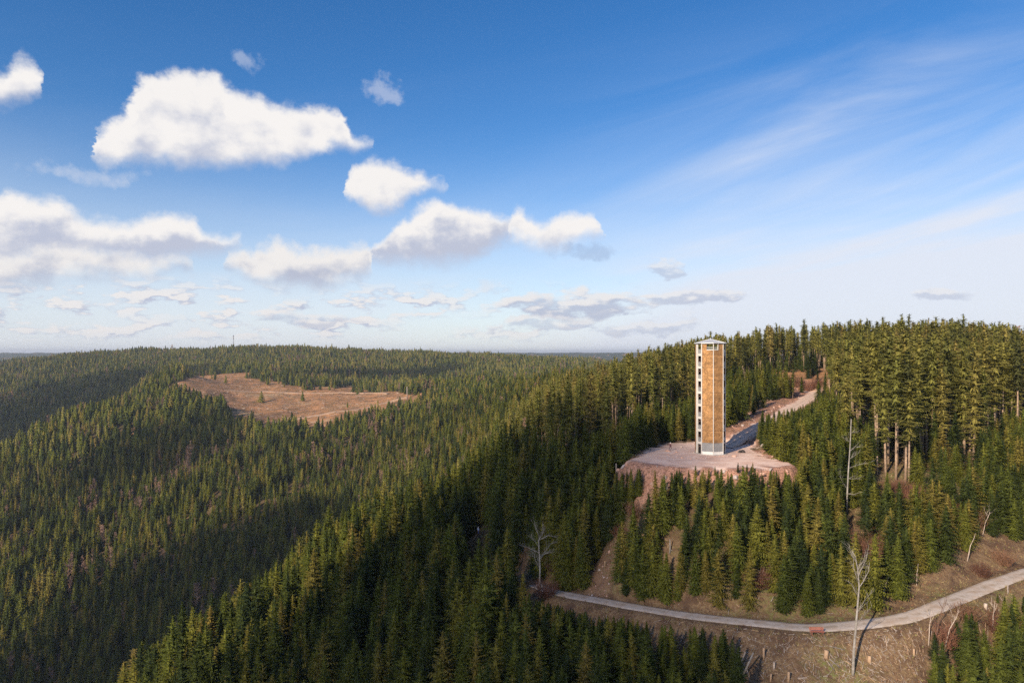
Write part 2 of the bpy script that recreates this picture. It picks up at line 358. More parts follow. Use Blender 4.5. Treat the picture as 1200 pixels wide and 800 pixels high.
def make_kind(key, seed, lod, old):
    rng = random.Random(seed)
    if not old:
        h = 10.; r = [2.1,2.9,2.4,1.85,2.6][seed % 5]*(1 if lod == 0 else 1.18); gp = [0,.22,.08,.05,.3][seed % 5]; hx = [.9,1.15,1,.8,1.2][seed % 5]
        if lod == 0: V, T = conifer(rng, h, r, .035, .38*hx, 9, 5, twig=.34, droop=.24, tw=.30, core=14, corn=8, cr=.62-gp*.8, gap=gp)
        elif lod == 1: V, T = conifer(rng, h, r, .05, .70*hx, 8, 2, twig=.5, droop=.24, tw=.7, core=10, corn=8, cr=.72-gp*.8, gap=gp)
        else: V, T = conifer(rng, h, r*1.15, .06, 1.6, 5, 1, twig=.6, droop=.22, tw=1.4, core=7, corn=7, cr=.98)
        tm = trunk_mb(h, .15, n=6 if lod == 0 else 4)
    else:
        h = 27.; r = rng.uniform(3.1,4.1); b = [.36,.50,.24,.44,.16,.30][seed % 6]
        if lod == 0: V, T = conifer(rng, h, r, b, .80, 8, 7, 'old', twig=.34, droop=.20, gap=.20, tw=.40, core=9, corn=6, cr=.34)
        elif lod == 1: V, T = conifer(rng, h, r, b, 1.3, 8, 3, 'old', twig=.4, droop=.20, gap=.15, tw=.9, core=8, corn=6, cr=.45)
        else: V, T = conifer(rng, h, r*1.1, b*.7, 2.6, 5, 1, 'old', twig=.6, droop=.25, gap=0, tw=1.8, core=7, corn=7, cr=.9)
        tm = trunk_mb(h, rng.uniform(.26,.34), n=7 if lod == 0 else 4, rng=rng, stubs=14 if lod == 0 else 0, zs=(.18,b+.05))
    nm, bk = (M_NEEDLE_OLD, M_BARK_OLD) if old else (M_NEEDLE, M_BARK)
    crown = np_mesh('crown', V, [T], [nm])
    trunk = tm.mesh('trunk', bk, True)
    # the joined mesh serves the forest instances
    tv = np.concatenate(tm.V); Q = np.array(tm.Q).reshape(-1,4); T2 = np.array(tm.T).reshape(-1,3)
    joined = np_mesh('conifer', np.concatenate([V, tv]), [T, Q+len(V), T2+len(V)], [nm, bk], [0]*len(T)+[1]*(len(Q)+len(T2)))
    KINDS[key] = dict(crown=crown, trunk=trunk, joined=joined, h=h, tris=len(T))
for i in range(5): make_kind(('young',0,i), 100+i, 0, False)
for i in range(4): make_kind(('young',1,i), 120+i, 1, False)
for i in range(4): make_kind(('young',2,i), 140+i, 2, False)
for i in range(6): make_kind(('old',0,i), 160+i, 0, True)
for i in range(4): make_kind(('old',1,i), 180+i, 1, True)
for i in range(3): make_kind(('old',2,i), 200+i, 2, True)

def leafless(rng, h, spread, n=70, fine=3, base=.2, wob=.3, r0=.14, twigr=.014):
    """a leafless broadleaf or larch: trunk mesh and twig mesh"""
    tb = MB(); cb = MB()
    k = 7; pts = []; x = y = 0
    for i in range(k+1):
        pts.append((x, y, h*i/k*.95-(.6 if i == 0 else 0))); x += rng.uniform(-1,1)*wob*h/20; y += rng.uniform(-1,1)*wob*h/20
    tb.tube(pts, [r0*(1-.9*i/k) for i in range(k+1)], 6)
    for b in range(n):
        f = base+(1-base)*rng.random()**.8*.98; q = f*k; i = min(int(q), k-1); t = q-i
        p = Vector(pts[i])*(1-t)+Vector(pts[i+1])*t
        a = rng.uniform(0, 2*PI); L = spread*(1-.65*(f-base)/(1-base))*rng.uniform(.6,1.1); el = rng.uniform(.25,1.0)
        d = Vector((math.cos(a)*math.cos(el), math.sin(a)*math.cos(el), math.sin(el)))
        m = p+d*L*.55+Vector((0,0,-.03*L)); e = m+(d+Vector((rng.uniform(-.4,.4),rng.uniform(-.4,.4),.35))).normalized()*L*.5
        cb.tube([p, m, e], [twigr*2.6, twigr*1.5, twigr*.5], 3, cap=False)
        for s in range(fine):
            u = rng.uniform(.3,1); o = p+(m-p)*min(1,u*1.6) if u < .6 else m+(e-m)*(u-.6)/.4
            dd = (d+Vector((rng.uniform(-.9,.9),rng.uniform(-.9,.9),rng.uniform(-.2,.8)))).normalized()
            cb.tube([o, o+dd*L*rng.uniform(.25,.5)], [twigr*1.1, twigr*.4], 3, cap=False)
    return tb, cb
BARE = {}
for i in range(4):
    rng = random.Random(300+i); tb, cb = leafless(rng, 14, 3.0, 80, 4, .25, .5, .15, .045)
    M = [M_TWIG2, M_DEAD]
    tv, cv = np.concatenate(tb.V), np.concatenate(cb.V)
    BARE[i] = dict(crown=cb.mesh('crown', M_TWIG2), trunk=tb.mesh('trunk', M_DEAD, True), h=14.)
SHRUB = {}
for i in range(3):
    rng = random.Random(330+i); cb = MB()
    for b in range(150):
        a = rng.uniform(0,2*PI); rr = rng.uniform(0,1.1)**.5*1.1; l = rng.uniform(1.2,3.0)
        p = Vector((rr*math.cos(a), rr*math.sin(a), -.1)); e = p+Vector((rng.uniform(-.5,.5)+.35*rr*math.cos(a), rng.uniform(-.5,.5)+.35*rr*math.sin(a), 1)).normalized()*l
        m = (p+e)/2+Vector((rng.uniform(-.2,.2),rng.uniform(-.2,.2),0))
        cb.tube([p,m,e],[.028,.02,.01],3,cap=False)
        for s in range(3):
            o = m+(e-m)*rng.random(); cb.tube([o,o+Vector((rng.uniform(-.6,.6),rng.uniform(-.6,.6),rng.uniform(0,.7)))],[.013,.006],3,cap=False)
    SHRUB[i] = cb.mesh('shrub', mat('russet_brush_%s' % 'abc'[i], [(.19,.085,.055),(.16,.075,.05),(.21,.11,.065)][i], vary=.3, scale=1.5))

GULLY = [(750,552),(791,560),(785,588),(764,614),(742,643),(720,672),(712,700),(684,700),(694,664),(716,634),(738,606),(757,578)]
# leafless trees mixed thinly into the mass of the forest
for i in range(3):
    rng = random.Random(350+i); tb, cb = leafless(rng, 15, 3.6, 60, 3, .2, .5, .17, .075)
    tv, cv = np.concatenate(tb.V), np.concatenate(cb.V); Q1, T1 = np.array(tb.Q).reshape(-1,4), np.array(tb.T).reshape(-1,3); Q2 = np.array(cb.Q).reshape(-1,4)+len(tv)
    KINDS[('wbare',0,i)] = dict(joined=np_mesh('leafless', np.concatenate([tv, cv]), [Q1, Q2, T1], [M_TWIG2, M_DEAD], [1]*len(Q1)+[0]*len(Q2)+[1]*len(T1)), h=15.)
# ------------------------------------------------------------------ where trees stand
def interp(x, xs, ys): return np.interp(x, xs, ys)
YT_X = [560,640,700,750,800,850,900,930,960,975,1000,1040,1100,1150,1200,1400]
YT_Y = [330,215,214,222,228,288,335,350,335,226,186,161,168,181,196,220]
def below_(x, y): return (y < np.interp(x, TRACK[:,0], TRACK[:,1])) & (y > 70)
def zone_points():
    out = []
    def scatter(y0, y1, px0, px1, s):
        """jittered grid of spacing s in the wedge"""
        xs0 = (px0-600)/800*y1; xs1 = (px1-600)/800*y1
        xs0 = min(xs0, (px0-600)/800*y0); xs1 = max(xs1, (px1-600)/800*y0)
        gx, gy = np.meshgrid(np.arange(xs0, xs1, s), np.arange(y0, y1, s))
        x = gx.ravel()+RNG.uniform(-.48,.48,gx.size)*s; y = gy.ravel()+RNG.uniform(-.48,.48,gx.size)*s
        px = 600+800*x/y; k = (px > px0) & (px < px1) & (y >= y0) & (y < y1)
        return x[k], y[k]
    for y0, y1, s in ((62,215,2.25),(215,420,3.5),(420,760,5.3),(760,1250,6.6),(1250,2750,7.4)):
        x, y = scatter(y0, y1, -110, 1330, s); out.append((x, y, np.full(len(x), s)))
    x, y = scatter(127, 170, 620, 800, 1.9); out.append((x, y, np.full(len(x), 2.)))
    x, y, s = [np.concatenate(a) for a in zip(*out)]
    z = height(x, y); px, py = px_of(x, y, z)
    keep = np.ones(len(x), bool)
    dt, zt = line_near(TRACK[::2], x, y)
    yt = np.interp(x, TRACK[:,0], TRACK[:,1]); below = y < yt
    verge = np.where(below, interp(px, [600,640,700,850,870,1080,1100,1300],[3,4,6.5,8.5,12,11,3.8,3.4]), interp(px, [600,640,700,1060,1120,1200,1300],[2.6,2.6,2.8,3.8,6.5,7.5,5]))
    keep &= ~((dt < verge) & (x > -3) & (y > 80))
    keep &= ~((y < 114) & below & inpoly([(852,700),(1068,700),(1092,765),(1080,900),(870,900)], px, py))
    keep &= ~((y < 165) & inpoly(GULLY, px, py))
    dp = poly_sd(PLAT, x, y); keep &= dp > np.where(y < 160, 2.8, 1.6)
    dr, _ = line_near(ROAD[::3], x, y); left = (x-50)*(.8)-(y-170)*.6 < 0
    keep &= ~((dr < np.where(left, 7.5, 4.8)) & (y > 168) & (y < 262)); keep &= ~((dr < np.where(left, 4.6, 3.6)) & (y > 168))
    keep &= ~((y > 296) & (y < 352) & (px > 905) & (px < 968) & (RNG.random(len(x)) > .30))
    # the far clear-fell and a light cover of seed trees on it
    far = (y > 880) & (y < 1500)
    keep &= ~(far & inpoly(CLEAR, px+fbm(x/22, y/22, 4)*26, py-6+fbm(x/22+7, y/22, 4)*11) & (RNG.random(len(x)) > .005))
    # openings under the tall trees and reddish brush
    keep &= ~((y < 175) & (px > 960) & (((px-1085)/45)**2+((py-588)/34)**2 < 1) & (RNG.random(len(x)) > .15))
    keep &= ~((y < 160) & (((px-1012)/26)**2+((py-655)/32)**2 < 1) & (RNG.random(len(x)) > .15))
    keep &= ~((y < 175) & (((px-1040)/30)**2+((py-565)/18)**2 < 1))
    keep &= ~((y < 175) & (px > 1135) & (((px-1170)/35)**2+((py-650)/20)**2 < 1))
    x, y, s, z, px, py, dp = [a[keep] for a in (x, y, s, z, px, py, dp)]
    yt = interp(px, YT_X, YT_Y)
    big = (y > yt) & (y < 520) & (px > 560)
    n1 = fbm(x/40, y/40, 2)
    # thinning: tall wood is open, spruce thickets are dense
    pk = np.where(big, np.where(y < 215, .30, .50), np.where(y < 215, np.where(px < 610, .50, np.where(px > 700, 1.0, .8)), .9))
    pk = np.where((y > 760) & (y < 1250), .9, pk); pk = pk*(1-np.where(y > 215, .55, .2)*(fbm(x/25+9, y/25, 2) > .3))
    k = RNG.random(len(x)) < pk
    x, y, s, z, px, py, dp, big, n1 = [a[k] for a in (x, y, s, z, px, py, dp, big, n1)]
    h = np.full(len(x), 10.)
    h = np.where(px < 640, interp(px, [0,560,640], [19,17,13.5]), interp(px, [640,700,735,1200],[14,12.5,9.2,9.6]))
    h = np.where((y > 185) & (px > 660) & ~big, 8.5, h)
    h = np.where((px > 868) & (px < 1010) & (y > 150) & (y < 245), 10.5, h)
    h = np.where((y >= 300) & (px < 640), 17+n1*10, h)
    h = np.where((y > 550) & (y < 1200) & (px > 380) & (px < 680), 13+n1*8, h)
    h = np.where(y >= 1250, 15.5+n1*8, h)
    h = np.where(big, interp(y, [150,230,300,500], [27,25,22,21])*interp(px, [640,700,760,850,950,1050,1200],[.86,.84,.85,.93,1.0,1.08,1.03])+n1*3, h)
    under = big & (RNG.random(len(h)) < .30); h = np.where(under, RNG.uniform(6,13,len(h)), h); big = big & ~under
    h = h*np.where(big, RNG.normal(1, .08, len(h)), RNG.normal(1, .19, len(h))).clip(.5,1.5)
    cap = -.173*y-z; front = (dp < 30) & (y < 157) & (px > 722) & (px < 935)
    h = np.where(front, np.minimum(h, np.maximum(cap*RNG.uniform(.86,1.12,len(h)), 2.2)), h)
    bl = (px > 625) & (px < 880) & below_(x, y)
    lim = -(interp(px, [625,660,700,800,880],[700,711,719,727,740])-413)/800*y-z; h = np.where(bl, np.minimum(h, np.maximum(lim,2.2)*RNG.uniform(.84,1.03,len(h))), h)
    br = (px > 1070) & (y < 136) & below_(x, y)
    lim = -(interp(px, [1070,1110,1140,1170,1200,1260],[746,730,714,699,694,688])-413)/800*y-z; h = np.where(br, np.minimum(h, np.maximum(lim,1.8)*RNG.uniform(.7,1.0,len(h))), h)
    rb = (px > 868) & (px < 985) & (y > 150) & (y < 285) & ~big & ((x-50)*.8-(y-170)*.6 > 0)
    lim = -(interp(px, [868,890,900,925,950,985],[506,476,481,478,468,440])-413)/800*y-z; h = np.where(rb, np.minimum(h, lim*RNG.uniform(.75,1.0,len(h))), h); h = np.where(rb & (h < 2.6), 0, h)
    # the tallest of the far wood that mixes in old trees
    old = big | ((y > 250) & (RNG.random(len(x)) < np.where(y < 1100, .10, .30)) & (fbm(x/60, y/60, 2) > .02))
    h = np.where(old & ~big, h*1.2, h)
    # drop what the ground hides for good (with a wide margin)
    order = np.argsort(y); hor = np.full(400, -9.0); keep = np.ones(len(x), bool)
    ys = np.exp(np.linspace(math.log(60), math.log(2700), 260)); cols = np.linspace(-120, 1340, 400)
    A = np.array([[0.]]); Z = height(np.outer((cols-600)/800, ys), np.outer(np.ones(400), ys))
    run = np.maximum.accumulate(Z/ys, axis=1)
    ci = np.clip(((px+120)/1460*399).astype(int), 0, 399); yi = np.clip(np.searchsorted(ys, y*.94)-1, 0, 259)
    keep = ((z+h+12)/y > run[ci, yi]) & (h > .5)
    return [a[keep] for a in (x, y, z, h, px, old, big, n1)]
TX, TY, TZ, TH, TPX, TOLD, TBIG, TN = zone_points()
# explicit tall trees with long bare trunks at the edge of the old wood
EDGE = [(980,496,25,.0),(1012,515,26,1),(1038,557,27,2),(1050,563,29,3),(1061,566,28,3),(1065,568,24,1),(1079,541,27,0),(1130,535,29,1),(1141,545,30,2),(1152,530,23,3),(1187,511,27,4),(1192,512,25,5),(1105,545,25,2),(1120,525,27,0),(993,540,22,3),(778,484,25,1),(786,485,26,4),(1075,520,28,1),(1165,520,27,0)]
E = [ground(a, b) for a, b, c, d in EDGE]
# nothing else grows right on these, nor on the dead trees placed later
SPOTS = [ground(*p) for p in ((1000,790),(632,690),(992,600),(1105,757),(1090,752),(1136,655),(1152,627),(957,742),(1162,740),(560,628),(785,645),(890,685),(1035,698),(1075,685),(345,812),(722,556))]
k = np.ones(len(TX), bool)
for g, d in [(g, 2.2) for g in E]+[(g, 2.0) for g in SPOTS]+[(ground(560,628), 3.2)]: k &= (TX-g[0])**2+(TY-g[1])**2 > d*d
# clear view to some of these
def lane(px, py0, half, k):
    g = ground(px, py0)
    tpy = 413-800*(TZ+TH)/TY
    return k & ~((np.abs(TPX-px) < half+TH*.10*800/TY) & (TY < g[1]+1) & (tpy < py0-3) & (TY > 62))
for px, py, hw in ((1000,786,3),(632,684,13),(612,660,5),(992,596,3),(560,624,15),(1105,752,4),(1136,652,2),(1154,624,2),(722,553,1),(785,640,2),(890,684,4),(1036,697,2),(1075,684,2),(478,466,1),(1028,556,1),(1038,553,1),(1050,560,1),(1062,563,2),(1130,531,1),(1141,540,1),(1162,742,3),(785,530,2)):
    k = lane(px, py, hw, k)
TX, TY, TZ, TH, TPX, TOLD, TBIG, TN = [a[k] for a in (TX, TY, TZ, TH, TPX, TOLD, TBIG, TN)]
ne = len(E)
TX = np.concatenate([TX,[g[0] for g in E]]); TY = np.concatenate([TY,[g[1] for g in E]]); TZ = np.concatenate([TZ,[g[2] for g in E]])
TH = np.concatenate([TH,[e[2] for e in EDGE]]); TPX = np.concatenate([TPX,[e[0] for e in EDGE]]); TOLD = np.concatenate([TOLD,np.ones(ne,bool)]); TBIG = np.concatenate([TBIG,np.ones(ne,bool)]); TN = np.concatenate([TN,np.zeros(ne)])
print('trees', len(TX))
# how much of each near tree shows: front to back on a coarse raster
def shows():
    W, H = 600, 400; buf = np.zeros((H, W), bool); vis = np.zeros(len(TX))
    for i in np.argsort(TY):
        if TY[i] > 520: break
        cx = (600+800*TX[i]/TY[i])/2; y0 = (413-800*(TZ[i]+TH[i])/TY[i])/2; y1 = (413-800*TZ[i]/TY[i])/2
        hw = TH[i]*(.12 if TBIG[i] else .19)*400/TY[i]
        if TBIG[i]: y1 = y0+(y1-y0)*.6
        a, b = int(max(0, math.floor(cx-hw))), int(min(W, math.ceil(cx+hw))+1)
        r0, r1 = int(max(0, y0)), int(min(H, y1+1))
        if a >= W or b <= 0 or r0 >= H or r1 <= r0: continue
        yy, xx = np.mgrid[r0:r1, a:min(b,W)]
        f = (yy+.5-y0)/max(y1-y0, 1); w = hw*(np.minimum(1, f*3) if TBIG[i] else f)
        m = (np.abs(xx+.5-cx) <= np.maximum(w, .5))
        sub = buf[r0:r1, a:min(b,W)]; vis[i] = (m & ~sub).sum(); sub |= m
    return vis
VIS = shows()
young = np.nonzero(~TBIG)[0]; oldt = np.nonzero(TBIG)[0]
YSEL = young[np.argsort(-VIS[young])][:300]
OSEL = oldt[np.argsort(-VIS[oldt])][:230]
SEL = set(YSEL.tolist()) | set(OSEL.tolist()) | set(range(len(TX)-ne, len(TX)))
# ------------------------------------------------------------------ the ground
def ground_material():
    m = bpy.data.materials.new('forest_floor'); m.use_nodes = True
    N = m.node_tree.nodes; L = m.node_tree.links; b = N['Principled BSDF']; b.inputs['Roughness'].default_value = .95; b.inputs['Specular IOR Level'].default_value = .1
    ge = N.new('ShaderNodeNewGeometry')
    def noise(sc, det=5, rough=.65, off=0):
        n = N.new('ShaderNodeTexNoise'); n.inputs['Scale'].default_value = sc; n.inputs['Detail'].default_value = det; n.inputs['Roughness'].default_value = rough
        mp = N.new('ShaderNodeMapping'); mp.inputs['Location'].default_value = (off,off*.7,0); L.new(ge.outputs['Position'], mp.inputs[0]); L.new(mp.outputs[0], n.inputs['Vector']); return n.outputs[0]
    def rng_(v, a, b_, c=0, d=1):
        r = N.new('ShaderNodeMapRange'); r.inputs[1].default_value = a; r.inputs[2].default_value = b_; r.inputs[3].default_value = c; r.inputs[4].default_value = d; L.new(v, r.inputs[0]); return r.outputs[0]
    def mix(f, a, b_):
        x = N.new('ShaderNodeMix'); x.data_type = 'RGBA'
        L.new(f, x.inputs[0]) if hasattr(f, 'node') else setattr(x.inputs[0], 'default_value', f)
        for s, v in ((6, a), (7, b_)):
            if hasattr(v, 'node'): L.new(v, x.inputs[s])
            else: x.inputs[s].default_value = (*v, 1)
        return x.outputs[2]
    def mul(a, b_):
        x = N.new('ShaderNodeMath'); x.operation = 'MULTIPLY'; L.new(a, x.inputs[0])
        L.new(b_, x.inputs[1]) if hasattr(b_, 'node') else setattr(x.inputs[1], 'default_value', b_); return x.outputs[0]
    def attr(n):
        a = N.new('ShaderNodeAttribute'); a.attribute_name = n; return a.outputs['Fac']
    n1 = noise(.35); n2 = noise(2.2, 6, .7, 5); n3 = noise(.045, 4, .6, 9); n4 = noise(7, 5, .75, 3); n5 = noise(1.1, 6, .75, 13)
    floor = mix(rng_(n1,.4,.6), (.075,.052,.032), (.12,.075,.045)); floor = mix(rng_(n2,.5,.62), floor, (.05,.06,.022))
    wood = mix(rng_(noise(.06,6,.8,2),.42,.6), (.022,.034,.014), (.050,.058,.022))
    dry = mix(rng_(n2,.42,.6), (.15,.092,.058), (.235,.165,.095)); dry = mix(rng_(n1,.46,.62), dry, (.10,.062,.042)); dry = mix(rng_(n4,.55,.68), dry, (.10,.062,.042)); dry = mix(mul(rng_(n3,.5,.62), rng_(n5,.45,.6)), dry, (.16,.17,.055))
    pink = mix(rng_(n4,.42,.62), (.66,.47,.39), (.55,.36,.285)); pink = mix(rng_(n1,.40,.66), pink, (.72,.56,.48)); pink = mix(rng_(noise(.16,5,.7,21),.50,.66), pink, (.50,.34,.27))
    rub = mix(rng_(n2,.45,.58), (.46,.25,.18), (.20,.105,.075)); rub = mix(rng_(n4,.56,.64), rub, (.55,.36,.29)); rub = mix(rng_(n5,.55,.7), rub, (.14,.12,.055))
    clr = mix(rng_(noise(.05,7,.75,4),.42,.6), (.40,.205,.10), (.20,.115,.06)); clr = mix(rng_(noise(.02,6,.8,8),.54,.68), clr, (.42,.30,.18)); clr = mix(rng_(noise(.11,6,.85,8),.53,.62), clr, (.085,.08,.035)); clr = mix(rng_(noise(.3,5,.8,31),.56,.64), clr, (.12,.07,.045))
    c = mix(attr('wood'), floor, wood); c = mix(attr('dry'), c, dry); c = mix(attr('clear'), c, clr); c = mix(attr('rubble'), c, rub); c = mix(attr('gravel'), c, pink)
    L.new(c, b.inputs['Base Color'])
    bp = N.new('ShaderNodeBump'); bp.inputs['Distance'].default_value = .22; bp.inputs['Strength'].default_value = .9
    ad = N.new('ShaderNodeMath'); ad.operation = 'ADD'; L.new(mul(n2, 1.0), ad.inputs[0]); L.new(mul(n5, 1.4), ad.inputs[1])
    inv = N.new('ShaderNodeMath'); inv.operation = 'SUBTRACT'; inv.inputs[0].default_value = 1.0; L.new(mul(attr('gravel'), .85), inv.inputs[1])
    hh = mul(ad.outputs[0], inv.outputs[0]); L.new(hh, bp.inputs['Height']); L.new(bp.outputs[0], b.inputs['Normal'])
    return m
def smooth01(a): a = np.clip(a, 0, 1); return a*a*(3-2*a)
V, F = terrain()
gme = np_mesh('ground', V, [F], [ground_material()], smooth=True)
x, y, z = V.T; px, py = px_of(x, y, z); r = np.hypot(x, y)
def put(name, a):
    at = gme.attributes.new(name, 'FLOAT', 'POINT'); at.data.foreach_set('value', np.asarray(a, np.float32))
dp = poly_sd(PLAT, x, y); dr, _ = line_near(ROAD[::3], x, y); dt, _ = line_near(TRACK[::2], x, y)
wob = fbm(x/2.5, y/2.5, 3)*3.0
put('gravel', smooth01(1-(dp+wob*1.2+.6)/1.4) + smooth01(1-(dr-2.5+wob*.5)/1.2)*(y > 165))
side = (x-50)*.8-(y-170)*.6 < 0
put('rubble', np.clip(smooth01(1-(dp+wob-5.0)/3)*(y < 175) + smooth01(1-(dr-np.where(side,8.5,4.5)+wob*1.5)/3)*(y > 165)*(.55+.45*(fbm(x/3,y/3,3)>-.05)) + inpoly(GULLY, px, py)*(y < 152)*.25, 0, 1))
fire = smooth01((fbm(x/9, y/9, 3)+.12)*5)
put('dry', np.clip(smooth01(1-(dt-5.5+wob)/5)*(y > 90)*(y < 260)*(x > -10) + inpoly([(840,700),(1080,700),(1120,780),(1100,1400),(840,1400)], px, py)*(y < 118)
    + smooth01(1-(dr-11+wob)/4)*(y > 165)*(y < 340)*.8 + (y > 115)*(y < 175)*(px > 960)*(px < 1400)*.75*fire + (y < 180)*(px > 640)*.35*fire, 0, 1))
put('clear', np.clip((inpoly(CLEAR, px+fbm(x/22, y/22, 4)*26, py-2+fbm(x/22+7, y/22, 4)*11)*(y > 880)*(y < 1600)).astype(float) + (y > 290)*(y < 360)*(px > 895)*(px < 975) + (y > 880)*smooth01((fbm(x/45, y/45, 3)-.30)*9)*.9, 0, 1))
put('wood', smooth01((r-800)/900))
gr = link(bpy.data.objects.new('ground', gme)); gr['kind'] = 'structure'

def ribbon(name, P, w, m, lift, edge=.12, kerb=.35, zfun=None, wvar=0, name_kind='structure'):
    P = np.array(P, float); n = len(P); d = np.gradient(P[:, :2], axis=0); d /= np.linalg.norm(d, axis=1)[:, None]; nn = np.stack([d[:,1], -d[:,0]], 1)
    offs = np.array([-1-kerb/w*2, -1, -.55, 0, .55, 1, 1+kerb/w*2])*w/2; k = len(offs); V = []
    for i in range(n):
        ww = 1+wvar*vnoise(np.array([i*.31]), np.array([3.3]))[0]
        for j, o in enumerate(offs):
            q = P[i,:2]+nn[i]*o*ww; zz = zfun(q, i)
            crown = (-edge*2.2 if j in (0, k-1) else (.0 if abs(o) >= w/2-.01 else .03 if abs(o) > .1 else .05))
            V.append((q[0], q[1], zz+lift+crown))
    F = [(i*k+j, i*k+j+1, (i+1)*k+j+1, (i+1)*k+j) for i in range(n-1) for j in range(k-1)]
    me = np_mesh(name, V, [np.array(F)], [m], smooth=True); at = me.attributes.new('mid', 'FLOAT', 'POINT'); at.data.foreach_set('value', np.tile([1,.8,0,.9,0,.8,1], n).astype(np.float32))
    o = link(bpy.data.objects.new(name, me)); o['kind'] = name_kind
    return o
def track_mat(name, a, b2, c3):
    m = mat(name, a, vary=.4, scale=5, bump=.02, col2=b2, rough=.95)
    N = m.node_tree.nodes; L = m.node_tree.links; bs = N['Principled BSDF']; lk = bs.inputs['Base Color'].links[0].from_socket
    ge = N.new('ShaderNodeNewGeometry'); n = N.new('ShaderNodeTexNoise'); n.inputs['Scale'].default_value = .5; n.inputs['Detail'].default_value = 5; L.new(ge.outputs['Position'], n.inputs['Vector'])
    mr = N.new('ShaderNodeMapRange'); mr.inputs[1].default_value = .45; mr.inputs[2].default_value = .7; L.new(n.outputs[0], mr.inputs[0])
    mx = N.new('ShaderNodeMix'); mx.data_type = 'RGBA'; L.new(mr.outputs[0], mx.inputs[0]); L.new(lk, mx.inputs[6]); mx.inputs[7].default_value = (*c3, 1)
    at = N.new('ShaderNodeAttribute'); at.attribute_name = 'mid'; n2 = N.new('ShaderNodeTexNoise'); n2.inputs['Scale'].default_value = .9; n2.inputs['Detail'].default_value = 6; L.new(ge.outputs['Position'], n2.inputs['Vector'])
    m2 = N.new('ShaderNodeMapRange'); m2.inputs[1].default_value = .42; m2.inputs[2].default_value = .60; m2.inputs[4].default_value = .7; L.new(n2.outputs[0], m2.inputs[0])
    mu = N.new('ShaderNodeMath'); mu.operation = 'MULTIPLY'; L.new(at.outputs['Fac'], mu.inputs[0]); L.new(m2.outputs[0], mu.inputs[1])
    m3 = N.new('ShaderNodeMix'); m3.data_type = 'RGBA'; L.new(mu.outputs[0], m3.inputs[0]); L.new(mx.outputs[2], m3.inputs[6]); m3.inputs[7].default_value = (.22,.165,.105,1); L.new(m3.outputs[2], bs.inputs['Base Color'])
    return m
M_TRACK = track_mat('crushed_stone', (.50,.44,.40), (.38,.33,.30), (.40,.31,.25))
M_ROAD = track_mat('pink_gravel', (.66,.51,.43), (.54,.40,.33), (.58,.44,.36))
M_STRIP = mat('trodden_verge', (.22,.17,.10), vary=.5, scale=3, bump=.05, col2=(.13,.12,.05))
tr = catmull(TRACK[::4], 6)[9:]
ribbon('track', tr, 3.3, M_TRACK, .06, zfun=lambda q, i: tr[i,2], wvar=.12)
rd = catmull(ROAD[6::4], 6)
ribbon('gravel_road', rd, 3.7, M_ROAD, .05, zfun=lambda q, i: rd[i,2], wvar=.12)
# forestry tracks across the far clear-fell
for pts in ([(262,457),(310,459),(360,461),(420,461),(455,462)], [(318,496),(360,489),(410,481),(450,473),(476,466)], [(312,508),(335,507),(365,506)], [(205,443),(235,436),(262,431),(285,429)]):
    P = catmull([ground(a, b, 850) for a, b in pts], 7)
    P = np.array([(p[0], p[1], hz(p[0], p[1])) for p in P])
    ribbon('forestry_track', P, 5.5, mat('pale_earth', (.42,.28,.19), vary=.35, scale=.2), .9, .8, zfun=lambda q, i: max(P[i,2], hz(*q)))

